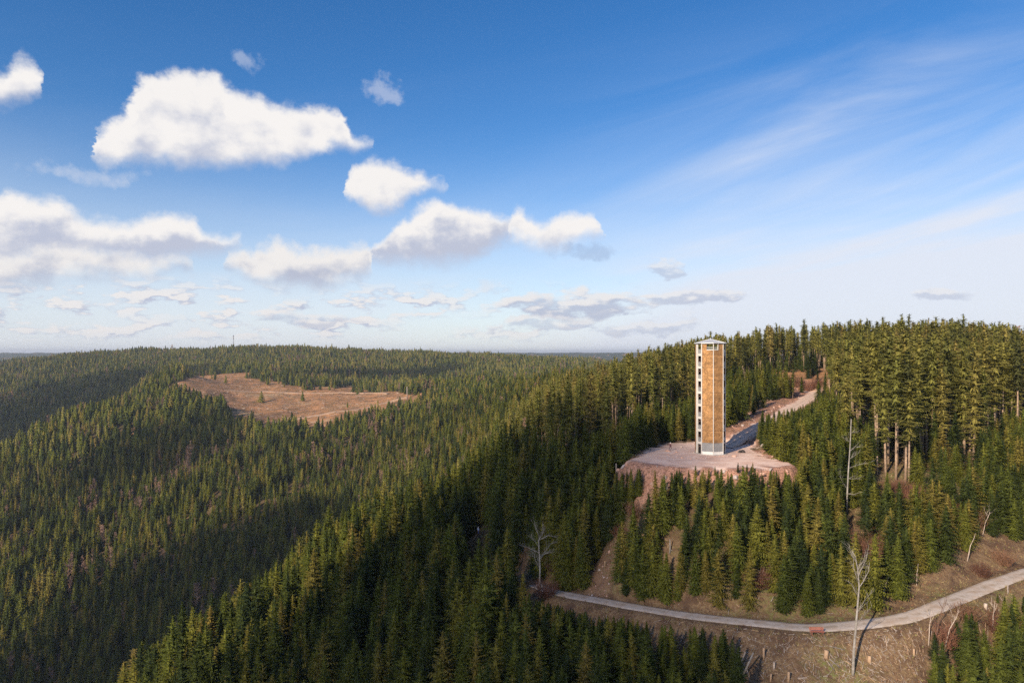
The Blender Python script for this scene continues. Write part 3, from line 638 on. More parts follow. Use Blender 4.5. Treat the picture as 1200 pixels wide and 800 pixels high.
# ------------------------------------------------------------------ individual conifers with their own labels
ORD = ['tallest','second tallest','third tallest','fourth tallest','fifth tallest','sixth tallest','seventh tallest','eighth tallest','ninth tallest','tenth tallest']
def cell(px, y, py_top, big):
    """where a tree stands, in words that can be found in the photograph"""
    B = lambda v, xs, ws: ws[int(np.searchsorted(xs, v))]
    if big:
        if px < 855:
            c = B(px, [640,672,700,728,752,772,795,812,835], ['far end of the tall wood, beside the open valley','tall wood near the valley edge','tall wood above the dark ridge spruces','tall wood above the broken snag by the clearing','tall wood above the clearing tip','tall wood above the hiker in white','tall wood with twin trunks near the tower','wood just beyond the stair side of the tower','wood hidden partly by the tower roof','wood beside the shingled tower wall'])
            return c, 'tall firs behind the clearing'
        c = B(px, [880,905,935,965,990,1015,1040,1070,1100,1125,1150,1175], ['wood above the road, next to the tower','wood above the shaded road','wood behind the russet road bend','wood beyond the road bend','old wood beside the road bend','old wood above the leaning grey snag','old wood beside the thin broken post','group of bare pink trunks','old wood past the pink trunks','dark gap in the old wood','stand round the pale white trunk','old wood past the pale white trunk','old wood at the frame edge'])
        row = B(y, [205,255,330], ['front row of the ','second rank of the ','upper slope of the ','skyline of the '])
        return row+c, 'tall firs on the hill beside the road'
    yt = float(np.interp(px, 600+800*TRACK[:,0]/TRACK[:,1], TRACK[:,1])) if px > 630 else 0
    if px >= 630 and y < yt:
        if px > 1030: c = B(px, [1075,1110,1145,1175], ['beside the twin birches below the track','under the twin birches below the track','beneath the track bend','beneath the marker post at the track','in the bottom corner under the track']); 
        else: c = B(px, [670,710,750,800,850], ['below the broad bare tree at the track end','below the hidden end of the track','below the gravel track, above the bottom edge','below the straight part of the track','beside the russet bank under the track','next to the leaning grey logs'])
        return c, 'young spruces below the gravel track'
    if px >= 700 and y < 152:
        c = B(px, [740,775,805,835,865,895,925,955,985,1015,1050,1085,1120,1150], ['beside the bare gully','below the near tip of the clearing','under the clearing rubble bank','under the tower, above the track','straight below the tower','below the small antler-shaped snag','above the small antler-shaped snag','uphill from the red bench','behind the tall grey bare tree','by the russet thicket','between russet thicket and birch saplings','above the little white birch','at the bend above the track','beside the leaning pale birches','on the bank above the track bend'])
        row = B(y, [124,137], ['at the track edge ','halfway up the slope ','high on the slope '])
        return row+c, 'young spruces between track and clearing'
    if px >= 700 and y < 260:
        c = B(px, [735,765,800,860,885,905,930,960,990,1030,1080,1130,1165], ['at the clearing edge by the grey snag','behind the clearing, near its tip','behind the hiker on the clearing','behind the tower clearing','along the stony bank of the road','at the near side of the road','in the clump beside the shaded road','in the clump past the clearing end','under the tall wood by the clearing','round the grey snag with long arms','in front of the pink trunks','in the low thicket under the old wood','in the low thicket under the white trunk','in the low thicket by the frame edge'])
        row = B(y, [165,190], ['low ','','upper '])
        return (row+c).strip(), 'young spruces round the clearing and road'
    if px >= 560:
        c = B(px, [590,620,650,675], ['by the blue-clad walker','between blue-clad walker and broad bare tree','behind the broad bare tree','uphill from the track end','beside the gully']);
    else: c = B(px, [200,260,320,380,420,460,500,530], ['at the low end of the dark ridge','on the dark ridge near its low end','beside the pale bare treetop','above the pale bare treetop','under the sunlit rim of the ridge','on the open face of the dark ridge','on the dark ridge below its shoulder','on the shoulder of the dark ridge','just before the blue-clad walker'])
    row = B(y, [108,135,165,205], ['nearest the camera ','in the near ranks ','on the middle ranks ','on the high ranks ','along the crest '])
    return row+c, 'spruces covering the dark ridge'
cells = {}
for i in SEL:
    c, g = cell(TPX[i], TY[i], 0, TBIG[i]); cells.setdefault((c, g, bool(TBIG[i])), []).append(i)
def place(i, kindkey, name, label, cat, group):
    K = KINDS[kindkey]; s = TH[i]/K['h']; w = s*(random.uniform(.88,1.15) if not TBIG[i] else random.uniform(.9,1.2))
    r = empty(name, (TX[i], TY[i], TZ[i]), random.uniform(0, 2*PI), label, cat, group); r.scale = (w, w, s)
    r.rotation_euler = (random.gauss(0,.018), random.gauss(0,.018), r.rotation_euler.z)
    for p in ('crown','trunk'): link(bpy.data.objects.new(p, K[p]), r)
    return r
for (c, g, big), idx in sorted(cells.items(), key=lambda t: t[0][0]):
    idx.sort(key=lambda i: -TH[i]/TY[i])
    for n, i in enumerate(idx):
        kind = 'fir' if big else 'spruce'
        if n < len(ORD) and len(c.split()) < 12: lab = '%s %s %s' % (ORD[n], kind, ('in the ' if big else '')+c)
        else: lab = 'smaller %s %s' % (kind, ('in the ' if big else '')+c)
        if big: key = ('old', 0, random.randrange(6))
        else: key = ('young', 0, random.randrange(5))
        place(i, key, 'fir_tree' if big else 'spruce_tree', lab, 'fir tree' if big else 'spruce tree', g)

# ------------------------------------------------------------------ the rest of the wood: one mass
proto_col = bpy.data.collections.new('conifer_kinds'); order = []
for key in sorted(KINDS):
    o = bpy.data.objects.new('k%03d' % len(order), KINDS[key]['joined']); proto_col.objects.link(o); order.append(key)
KI = {k: n for n, k in enumerate(order)}
def instancer(name, pts, scl, rot, idx, col, label=None):
    me = bpy.data.meshes.new(name); me.vertices.add(len(pts)); me.vertices.foreach_set('co', np.asarray(pts, np.float32).ravel())
    a = me.attributes.new('scl', 'FLOAT_VECTOR', 'POINT'); a.data.foreach_set('vector', np.asarray(scl, np.float32).ravel())
    a = me.attributes.new('rot', 'FLOAT_VECTOR', 'POINT'); a.data.foreach_set('vector', np.asarray(rot, np.float32).ravel())
    a = me.attributes.new('idx', 'INT', 'POINT'); a.data.foreach_set('value', np.asarray(idx, np.int32))
    o = link(bpy.data.objects.new(name, me)); o['kind'] = 'stuff'
    if label: o['label'] = label
    ng = bpy.data.node_groups.new(name, 'GeometryNodeTree'); ng.interface.new_socket('Geometry', in_out='INPUT', socket_type='NodeSocketGeometry'); ng.interface.new_socket('Geometry', in_out='OUTPUT', socket_type='NodeSocketGeometry')
    N = ng.nodes; L = ng.links; gi = N.new('NodeGroupInput'); go = N.new('NodeGroupOutput')
    ip = N.new('GeometryNodeInstanceOnPoints'); ci = N.new('GeometryNodeCollectionInfo'); ci.inputs['Collection'].default_value = col
    ci.inputs['Separate Children'].default_value = True; ci.inputs['Reset Children'].default_value = True
    def at(n, t):
        q = N.new('GeometryNodeInputNamedAttribute'); q.data_type = t; q.inputs['Name'].default_value = n; return q.outputs[0]
    L.new(gi.outputs[0], ip.inputs['Points']); L.new(ci.outputs[0], ip.inputs['Instance']); ip.inputs['Pick Instance'].default_value = True
    L.new(at('idx','INT'), ip.inputs['Instance Index']); L.new(at('scl','FLOAT_VECTOR'), ip.inputs['Scale']); 
    er = N.new('FunctionNodeEulerToRotation'); L.new(at('rot','FLOAT_VECTOR'), er.inputs[0]); L.new(er.outputs[0], ip.inputs['Rotation'])
    L.new(ip.outputs[0], go.inputs[0])
    md = o.modifiers.new('scatter', 'NODES'); md.node_group = ng
    return o
rest = np.array([i for i in range(len(TX)) if i not in SEL])
n = len(rest); lod = np.where(TY[rest] < 330, 0, np.where(TY[rest] < 820, 1, 2)); ol = TOLD[rest] | TBIG[rest]
cnt = {(k, l): sum(1 for q in order if q[0] == k and q[1] == l) for k in ('young','old') for l in (0,1,2)}
idx = np.array([KI[('old' if o_ else 'young', int(l), int(RNG.integers(cnt[('old' if o_ else 'young', int(l))])))] for o_, l in zip(ol, lod)])
wb = (TY[rest] > 250) & (TPX[rest] < 720) & (RNG.random(n) < np.where(fbm(TX[rest]/55+21, TY[rest]/55, 3) > .22, .22, .012)); idx = np.where(wb, [KI[('wbare',0,int(q))] for q in RNG.integers(0,3,n)], idx)
sz = TH[rest]/np.where(wb, 15., np.where(ol, 27., 10.)); w = sz*RNG.uniform(.85,1.2,n)*np.where((~ol) & (TY[rest] > 300), .95, 1)
rot = np.stack([RNG.normal(0,.02,n), RNG.normal(0,.02,n), RNG.uniform(0,6.28,n)], 1)
instancer('spruce_forest', np.stack([TX[rest], TY[rest], TZ[rest]], 1), np.stack([w, w, sz], 1), rot, idx, proto_col, 'dense dark green spruce forest covering the ridges and valley sides')
print('forest instances', n)

# ------------------------------------------------------------------ leafless trees here and there (brown crowns between the conifers)
def bare_tree(g, h, k, name, label, cat, group=None, wide=1., rz=None):
    K = BARE[k]; s = h/K['h']; r = empty(name, g, random.uniform(0,6.28) if rz is None else rz, label, cat, group); r.scale = (s*wide, s*wide, s)
    for p in ('crown','trunk'): link(bpy.data.objects.new(p, K[p]), r)
    return r
BT = [(524,470,15,1.3,'above the far slope, near the clear-fell track'),(536,462,16,1.2,'beside the slender pale snags on the slope'),(551,505,15,1.1,'on the sunlit slope under the slender snags'),(541,512,15,.9,'beside a pinkish companion on the sunlit slope'),
      (628,462,14,1.2,'on the sunlit brow'),(620,470,16,1.5,'spreading widest on the sunlit brow'),(657,448,17,.8,'at the edge of the tall wood'),(662,440,17,.8,'tallest at the edge of the tall wood'),
      (505,445,18,1.3,'beyond the end of the clear-fell'),(560,447,20,1.2,'in the farther valley wood'),(566,448,20,1.2,'next to its twin in the farther valley wood'),(468,452,18,1.1,'just above the clear-fell track'),
      (160,655,15,1.4,'pinkish, alone low on the dark slope'),(168,648,14,1.2,'smaller, low on the dark slope'),(58,628,15,1.1,'pale, near the frame edge on the dark slope'),(140,612,12,.8,'small and bright on the shaded slope'),
      (252,530,15,1.1,'halfway down the sunlit spur'),(210,505,16,1.0,'pale pink on the sunlit spur'),(245,512,14,1.2,'broad and low on the sunlit spur'),(146,490,13,1.0,'near the crest of the spur'),
      (118,425,20,1.5,'on the farthest wooded skyline slope'),(155,422,20,1.4,'in the far wood under the skyline'),(126,430,19,1.2,'low in the far wood'),(140,436,17,1.2,'at the fold between the far woods'),
      (390,420,22,1.5,'brown among far skyline trees'),(405,421,22,1.5,'beside another on the far skyline'),(1118,402,26,1.2,'grey among the old firs on the hilltop'),(1192,415,24,1.3,'at the hilltop by the frame edge'),(1015,398,23,1.2,'reddish in the hilltop firs')]
for k, (a, b, h, w, t) in enumerate(BT):
    g = ground(a, b+int(h*800/ (300 if b > 600 else 900)*.5), 240 if b < 600 or a < 300 else 60)
    bare_tree(g, h, k % 4, 'bare_tree', 'brown leafless tree '+t, 'bare tree', 'leafless trees between the conifers', w)

# ------------------------------------------------------------------ dead trees and saplings near by
def limbs(mb, pts, r0, br, rng, twig=True, tip=.02, n=7, m=0):
    """trunk through pts, branches: (t along trunk, [offset points], radius)"""
    P = [Vector(p) for p in pts]; K = len(P)-1
    mb.tube(P, [r0+(tip-r0)*(i/K)**.9 for i in range(K+1)], n, m)
    for t, off, rr in br:
        q = t*K; i = min(int(q), K-1); p = P[i]*(1-(q-i))+P[i+1]*(q-i)
        L = [p]+[p+Vector(o) for o in off]
        mb.tube(L, [rr*(1-.8*k/(len(L)-1)) for k in range(len(L))], 5, m)
        if twig:
            for s in range(6):
                a = rng.randrange(len(L)-1); u = rng.random(); o = L[a]*(1-u)+L[a+1]*u
                d = (L[a+1]-L[a]).normalized()*rng.uniform(.3,1)+Vector((rng.uniform(-.7,.7),rng.uniform(-.7,.7),rng.uniform(-.1,.8)))
                mb.tube([o, o+d*.5, o+d*rng.uniform(.8,1.6)], [rr*.35+.008, .018, .007], 3, m, cap=False)
def dead(px, py, pts, r0, br, label, name='dead_tree', cat='dead tree', group=None, twig=True, tip=.03, m=None, y0=60, seed=1, fine=None, g=None):
    g = g or ground(px, py, y0); rng = random.Random(seed); r = empty(name, g, 0, label, cat, group)
    m = m or M_DEAD; tb = MB(); bb = MB(); K = len(pts)-1
    br = [(a_, b_, c_*.78) for a_, b_, c_ in br]
    tb.tube([Vector(p) for p in pts], [r0+(tip-r0)*(i/K)**.9 for i in range(K+1)], 8); tb.build('trunk', m, r, True)
    P = [Vector(p) for p in pts]
    for t, off, rr in br:
        b2 = MB(); q = t*K; i = min(int(q), K-1); p = P[i]*(1-(q-i))+P[i+1]*(q-i)
        L = [p]+[p+Vector(o) for o in off]
        b2.tube(L, [rr*(1-.8*k/(len(L)-1)) for k in range(len(L))], 5)
        if twig:
            for s in range(twig if isinstance(twig, int) and twig > 1 else 5):
                a = rng.randrange(len(L)-1); u = rng.random(); o = L[a]*(1-u)+L[a+1]*u
                d = (L[a+1]-L[a]).normalized()*rng.uniform(.3,1)+Vector((rng.uniform(-.6,.6),rng.uniform(-.6,.6),rng.uniform(-.2,.8)))
                ln = rng.uniform(.5,1.5)
                b2.tube([o, o+d*ln*.5, o+d*ln], [rr*.35+.01, .02, .008], 3, cap=False)
                if fine:
                    for v in range(fine):
                        e = o+d*ln*rng.uniform(.3,1); d2 = d.normalized()+Vector((rng.uniform(-.8,.8),rng.uniform(-.8,.8),rng.uniform(-.3,.7)))
                        b2.tube([e, e+d2*rng.uniform(.3,.9)], [.012,.005], 3, cap=False)
        b2.build('branch', m, r, True)
    return r
M_PALE = mat('silvery_dead_wood', (.33,.305,.285), vary=.5, scale=1.5, bump=.01, col2=(.17,.155,.14))
M_BIRCH = mat('birch_bark', (.52,.44,.38), vary=.55, scale=2.5, bump=.01, col2=(.30,.23,.19))
M_CUT = mat('fresh_split_wood', (.47,.32,.21), vary=.35, scale=5, bump=.01)
M_OLDWOOD = mat('weathered_log', (.40,.34,.30), vary=.5, scale=3, bump=.02, col2=(.22,.18,.16))
# tall grey tree by the bench
dead(1000, 790, [(-.1,0,-.8),(0,0,1.5),(.1,0,4),(.45,0,8),(.75,.1,11),(.9,0,13.5),(.75,.1,16),(.3,0,18.2),(-.2,0,19)], .25,
     [(.62,[(.5,-.2,.9),(1.3,-.3,2.6),(1.5,-.2,4.0)],.12),(.70,[(.4,.1,1),(1.3,.2,2.6),(1.7,.2,4.6)],.11),(.74,[(.3,.2,.9),(1.0,.3,1.4),(1.4,.3,3.4)],.08),
      (.55,[(-.4,.1,.6),(-1.0,.2,1.9),(-1.5,.2,2.3)],.07),(.66,[(-.4,-.1,.8),(-.9,-.2,2.4),(-.95,-.2,4.4)],.09),(.42,[(.7,.3,1.2),(2.0,.6,2.7),(3.2,.8,3.6)],.07),(.36,[(.5,-.3,.9),(1.6,-.5,2.4),(2.2,-.6,3.4)],.06),(.82,[(-.5,.1,.8),(-1.0,.1,2.3)],.05)],
     'tall silvery bare tree with a forked top standing below the gravel track', seed=2, twig=9, tip=.04, fine=2, m=M_PALE)
# broad pale tree at the end of the track
dead(632, 690, [(.2,0,-.8),(.1,0,2),(.15,.1,4),(.1,0,6.5),(-.05,0,8.6),(-.1,.1,10.6),(.1,0,11.3)], .23,
     [(.95,[(-.2,0,.8),(-.7,.1,2.0),(-1.1,.2,3.2)],.12),(.97,[(.5,0,.7),(.9,.1,1.5),(.6,.1,2.7)],.12),(.9,[(.6,.1,.2),(2.0,.2,.9),(3.7,.4,.5),(4.8,.5,-.6)],.13),(.62,[(-.9,.2,.3),(-2.4,.4,1.0),(-4.0,.6,1.4)],.12),
      (.5,[(.7,.1,.9),(1.6,.3,2.2),(2.4,.4,3.3),(4.0,.4,3.9)],.12),(.35,[(-.6,-.1,1.4),(-1.3,-.2,3.0),(-2.9,-.3,3.4)],.10),(.55,[(.6,-.4,.6),(2.2,-.8,1.2),(3.5,-1,1.6)],.08),(.72,[(-.7,.5,.9),(-1.8,.9,2.0)],.07),(.45,[(-.5,.6,.9),(-1.6,1.2,2.0)],.07)],
     'broad pale dead tree with spreading crooked limbs at the end of the track', seed=3, twig=16, tip=.11, fine=3, m=M_PALE)
# grey snag with long drooping arms under the old wood
dead(992, 600, [(0,0,-.8),(.15,0,4),(.4,0,9),(.7,0,13),(.9,0,17),(1.0,0,20)], .20,
     [(.20,[(1.5,.1,-.2),(3.6,.2,.4),(5.2,.2,1.9)],.09),(.42,[(1.2,.2,.4),(3.2,.4,.9),(5.2,.6,1.2)],.08),(.52,[(.8,-.1,.5),(1.8,-.2,1.2)],.07),(.24,[(-.8,.1,1.2),(-1.7,.2,3.0)],.06),(.33,[(1.0,-.3,-.1),(2.6,-.5,.3)],.06),(.6,[(.9,.3,.6),(1.8,.5,.9)],.05),(.7,[(-.6,.2,.3)],.04),(.8,[(.6,-.2,.2)],.04)],
     'grey snag with long bare arms standing among spruces below the old firs', seed=4, twig=7, tip=.07, fine=2, m=M_PALE)
# leaning birches and saplings
def birch(px, py, dx, h, label, r0=.1, fork=True, seed=1, m=None):
    br = [(.55,[(.5*h/6,.1,.8),(.9*h/6,.1,1.9*h/6)],.05),(.7,[(-.3,.1,.7),(-.5,.1,1.4)],.04)] if fork else []
    dead(px, py, [(0,0,-.5),(dx*.25,0,h*.3),(dx*.45,.1,h*.55),(dx*.8,0,h*.8),(dx,0,h)], r0, br, label, 'birch_tree', 'birch', 'thin birches along the track', twig=4, tip=.02, m=m or M_BIRCH, seed=seed, fine=2)
birch(1105,764,2.6,6.6,'pale leaning birch with a forked top below the track',.13,True,11)
birch(1088,756,.5,5.6,'slim upright birch beside the forked leaning birch',.10,True,12)
birch(1096,752,1.6,7.2,'brown twiggy sapling between the two birches below the track',.08,True,13,M_TWIG)
birch(1133,657,1.7,5.4,'leaning white birch trunk above the track bend',.12,False,14)
birch(1151,628,1.6,5.0,'thin tan leaning stem on the bank above the white birch',.08,True,15)
birch(1035,698,1.0,3.6,'short crooked white stem at the spruce edge above the track',.09,False,16)
birch(1074,686,.3,4.0,'straight thin birch stem between spruces above the track',.08,False,17)
birch(1056,690,.9,2.8,'small tilted grey stem near the crooked white one',.06,False,18)
birch(1163,742,.4,5.4,'orange-tinted young birch among the corner spruces',.10,True,19)
birch(922,698,-.4,3.6,'thin pink stem in the spruces uphill of the bench',.06,False,20)
birch(848,706,.1,4.4,'thin straight pinkish stem in the spruces above the track',.06,False,21)
dead(890,686,[(0,0,-.4),(0,0,1.2),(.05,0,1.9)],.09,[(.9,[(.4,0,.3),(.9,.1,1.1)],.06),(.9,[(-.4,.1,.3),(-1.0,.1,.8)],.06),(.8,[(.6,.1,0),(1.2,.2,.1)],.05),(.95,[(.1,.1,.5),(.2,.1,1.3)],.05),(.85,[(-.6,0,-.1),(-1.1,0,0)],.04)],'small antler-shaped dead snag in a russet gap','dead_snag','snag',twig=2,seed=6)
dead(785,648,[(0,0,-.4),(.05,0,1.2),(0,0,2.7)],.17,[(.35,[(.6,0,-.4),(1.3,.1,-.7)],.1),(.6,[(-.3,0,0),(-.5,0,.1)],.05)],'short white broken snag with a side limb beside the gully','dead_snag','snag',twig=0,tip=.08,seed=7,m=M_PALE)
dead(722,559,[(0,0,-.4),(.03,0,1.5),(0,0,3.2)],.17,[],'grey broken trunk at the clearing tip','dead_snag','snag',twig=0,tip=.12,seed=8,m=M_OLDWOOD)
dead(1028,557,[(0,0,-.4),(.03,0,2),(0,0,4.6)],.19,[],'short broken pink trunk beside the group of bare trunks','dead_snag','snag',twig=0,tip=.15,seed=9,m=M_BARK_OLD)
dead(973,497,[(0,0,-.4),(.0,0,5),(.1,0,8.5)],.24,[(.8,[(.4,0,.2)],.03)],'pale broken pole of a trunk beside the road bend','dead_snag','snag',twig=2,tip=.14,seed=10,m=M_BIRCH)
dead(477,468,[(0,0,-1),(.1,0,8),(0,0,19)],.75,[(.5,[(1,0,.6),(1.8,0,.8)],.16),(.8,[(-.8,0,.5),(-1.3,0,.5)],.14)],'lone branchless trunk at the end of the far clear-fell','dead_snag','snag',twig=0,tip=.55,seed=5,m=M_OLDWOOD,y0=900)
for k, (a, b, h, t) in enumerate([(548,520,12,'on the sunlit slope with a pinkish bare neighbour'),(563,508,11,'on the sunlit slope behind another pale snag'),(578,502,9,'shortest of the pale snags on the sunlit slope')]):
    g = ground(a, b, 320); dead(a, b, [(0,0,-1),(.1,0,h*.5),(0,0,h)], .28, [(.6,[(.8,0,.6),(1.3,0,1.4)],.08),(.75,[(-.7,.2,.5)],.06)], 'slender pale snag '+t, 'dead_snag','snag',twig=4,tip=.05,m=M_PALE,seed=30+k,g=g)
g = ground(345, 835); bare_tree((g[0], g[1], hz(g[0], g[1])), 11.5, 1, 'bare_tree', 'pinkish leafless treetop poking up at the bottom of the ridge', 'bare tree', 'leafless trees between the conifers', .75)
# russet leafless thickets
SH = [(1078,588,'high',1.25),(1092,597,'round',1.3),(1068,580,'spindly',1.1),(1105,606,'wide',1.3),(1050,573,'low',1.0),(1084,610,'dense',1.2),(1118,618,'broad',1.1),(1062,596,'ragged',1.0),(1010,640,'tall',1.3),(1018,655,'bushy',1.3),(1003,662,'narrow',1.1),(1025,668,'leaning',1.2),(1012,678,'sparse',1.1),(1000,650,'dark',1.0),(1140,612,'rusty',1.0),(885,682,'knee-high',.9),(900,680,'small',.9),(745,600,'tangled',.9),(730,625,'matted',.8),(1150,668,'tan',.7),(1175,655,'tufted',.8),(1110,750,'twiggy',1.0),(1168,735,'brownish',1.1),(1132,720,'flat',.8),(640,692,'shaded',1.0),(655,665,'dim',1.1),(680,650,'drab',1.0),(945,452,'orange',1.4),(958,448,'ruddy',1.3),(930,447,'copper',1.4),(915,452,'amber',1.3)]
def where_shrub(a, b):
    if b < 460: return 'at the russet road bend'
    if a < 700: return 'behind the broad pale dead tree'
    if a < 760: return 'in the bare gully'
    if a < 930: return 'round the antler-shaped snag'
    if a < 1030: return 'in the red gap uphill of the grey bare tree'
    if b < 625: return 'under the group of bare pink trunks'
    if b < 700: return 'on the bank above the track bend'
    return 'beside the birches below the track'
for k, (a, b, w, s) in enumerate(SH):
    g = ground(a, b+6); o = link(bpy.data.objects.new('bare_shrub', SHRUB[k % 3])); o.location = g; o.rotation_euler = (0,0,k*1.7); o.scale = (s*1.5,s*1.5,s*1.35)
    tag(o, '%s russet leafless shrub %s' % (w, where_shrub(a, b)), 'shrub', 'russet leafless shrubs')

# ------------------------------------------------------------------ stumps, logs, boulders, litter
def post(px, py, h, r, lean, label, m=M_CUT, name='tree_stump', cat='stump', group='cut stumps on the slash below the track', y0=60):
    g = ground(px, py, y0); mb = MB(); n = 9; k = random.Random(px); h *= .8
    mb.tube([(0,0,-.4),(lean[0]*.4,lean[1]*.4,h*.45),(lean[0],lean[1],h)], [r*1.2,r,r*.93], n)
    o = mb.build(name, m, None, True); o.location = g; return tag(o, label, cat, group)
post(895,771,2.1,.17,(0,0),'tall bright cut stump on the brown bank below the track')
post(907,783,1.3,.16,(.05,0),'short whitish stump down the bank from the tall bright one', M_BIRCH)
post(1019,775,1.0,.3,(0,0),'squat pale stump beyond the tall silvery bare tree')
post(968,770,1.3,.34,(.1,0),'broad split stump under the red bench')
post(1071,768,1.3,.16,(0,0),'pale stump beside the lowest corner spruces')
post(1155,712,.9,.28,(0,0),'round cut stump just below the track bend', M_BIRCH)
post(903,798,1.4,.15,(.1,0),'thin orange stump at the bottom edge')
post(924,798,1.8,.2,(.05,0),'orange split stump at the bottom edge beside a grey root plate')
post(1170,790,1.0,.3,(0,0),'pale stump between the corner spruces')
post(709,664,1.5,.12,(0,0),'small tan post-like stump in the gully above the track')
post(1181,695,1.9,.10,(0,0),'weathered wooden marker post at the track bend', M_OLDWOOD, 'marker_post', 'post', None)
def log(px, py, dx, dz, L, r, label, m=M_OLDWOOD, dy=0, group='loose logs on the slash below the track'):
    g = ground(px, py); d = Vector((dx, dy, dz)).normalized()*L; mb = MB()
    mb.tube([(0,0,0), tuple(d*.5), tuple(d)], [r, r*.9, r*.75], 8); o = mb.build('fallen_log', m, None, True); o.location = (g[0], g[1], g[2]+r*.2)
    return tag(o, label, 'log', group)
log(868,798,.45,1,4.9,.17,'thick silvery log leaning steeply beside a small spruce', M_PALE)
log(861,795,.40,1,4.6,.13,'thinner dark grey log leaning behind the thick silvery one', M_OLDWOOD)
log(874,786,-.9,.7,2.2,.09,'short pale pole crossing between two leaning logs', M_PALE)
log(879,800,-.25,1,2.0,.09,'stubby grey prop under the leaning logs', M_OLDWOOD)
log(990,762,-1,.25,2.6,.06,'thin pale pole lying beside the silvery bare tree', M_PALE)
log(985,783,-.6,.5,2.2,.08,'pale stick lying towards the broad split stump', M_PALE)
log(978,786,-.4,.5,2.0,.07,'weathered stick in the heap under the broad stump', M_OLDWOOD)
log(1003,783,-.8,.55,2.0,.08,'tan branch piece at the foot of the silvery bare tree', M_CUT)
log(935,795,1,.1,2.2,.14,'dark log lying across the bottom of the slash', M_OLDWOOD)
log(815,750,.4,.5,1.4,.14,'pinkish log end on the bank below the straight track', M_CUT)
log(838,758,.1,.9,.9,.12,'upright grey log end under the straight track', M_PALE)
def boulder_mesh(seed, mats, sub=2):
    bm = bmesh.new(); bmesh.ops.create_icosphere(bm, subdivisions=sub, radius=1); rg = random.Random(seed)
    pl = [(Vector((rg.uniform(-1,1),rg.uniform(-1,1),rg.uniform(-1,1))).normalized(), rg.uniform(.55,.85)) for _ in range(9)]
    for v in bm.verts:
        for nrm, d in pl:
            e = v.co.dot(nrm)-d
            if e > 0: v.co -= nrm*e
        v.co.z *= .75
    me = bpy.data.meshes.new('boulder'); bm.to_mesh(me); bm.free(); me.materials.append(mats); return me
M_ROCK = mat('pink_sandstone', (.56,.37,.30), vary=.4, scale=3, bump=.04, col2=(.36,.21,.16))
M_ROCK2 = mat('grey_pink_stone', (.50,.42,.40), vary=.4, scale=3, bump=.04, col2=(.30,.24,.22))
BO = [boulder_mesh(40+i, M_ROCK if i % 3 else M_ROCK2) for i in range(6)]
adj = ['wedge-shaped','squarish','rounded','split','flat-topped','jagged','pale','reddish','leaning','half-buried','slab-like','chunky']
BL = [(862,560,1.0),(843,565,.8),(893,556,.9),(903,551,.7),(815,562,.8),(800,566,.7),(780,561,.7),(765,570,.9),(875,570,.8),(770,547,.35),(783,533,.4),(793,530,.55),(787,527,.35),(922,553,.6),(826,556,.6),(849,553,.7),
      (884,519,.6),(889,516,.55),(893,522,.6),(881,523,.45),(898,526,.6),(730,548,1.0),(724,553,.9),(735,545,.7),(875,490,.6),(866,497,.5),(858,500,.5),(888,482,.6),(895,477,.5),(720,610,.5),(735,595,.5),(705,640,.4),(776,592,.7)]
def where_rock(a, b):
    if b > 585: return 'in the bare gully'
    if a < 740: return 'at the pale tip of the clearing'
    if b < 507: return 'on the stony bank above the road'
    if 875 < a < 902 and b < 530: return 'in the pile beside the road mouth'
    if b < 540: return 'on the gravel near the hiker in white'
    return 'in the rubble bank under the clearing'
for k, (a, b, s) in enumerate(BL):
    g = ground(a, b, 100); o = link(bpy.data.objects.new('boulder', BO[k % 6])); o.location = (g[0], g[1], g[2]+s*.1); o.scale = (s*.9, s*.75, s*.7); o.rotation_euler = (.3*k, .2*k, k*1.3)
    tag(o, '%s pink boulder %s%s' % (adj[k % 12], 'larger, ' if s > .75 else 'smaller, ' if s < .5 else '', where_rock(a, b)), 'boulder', 'pink boulders '+where_rock(a, b))
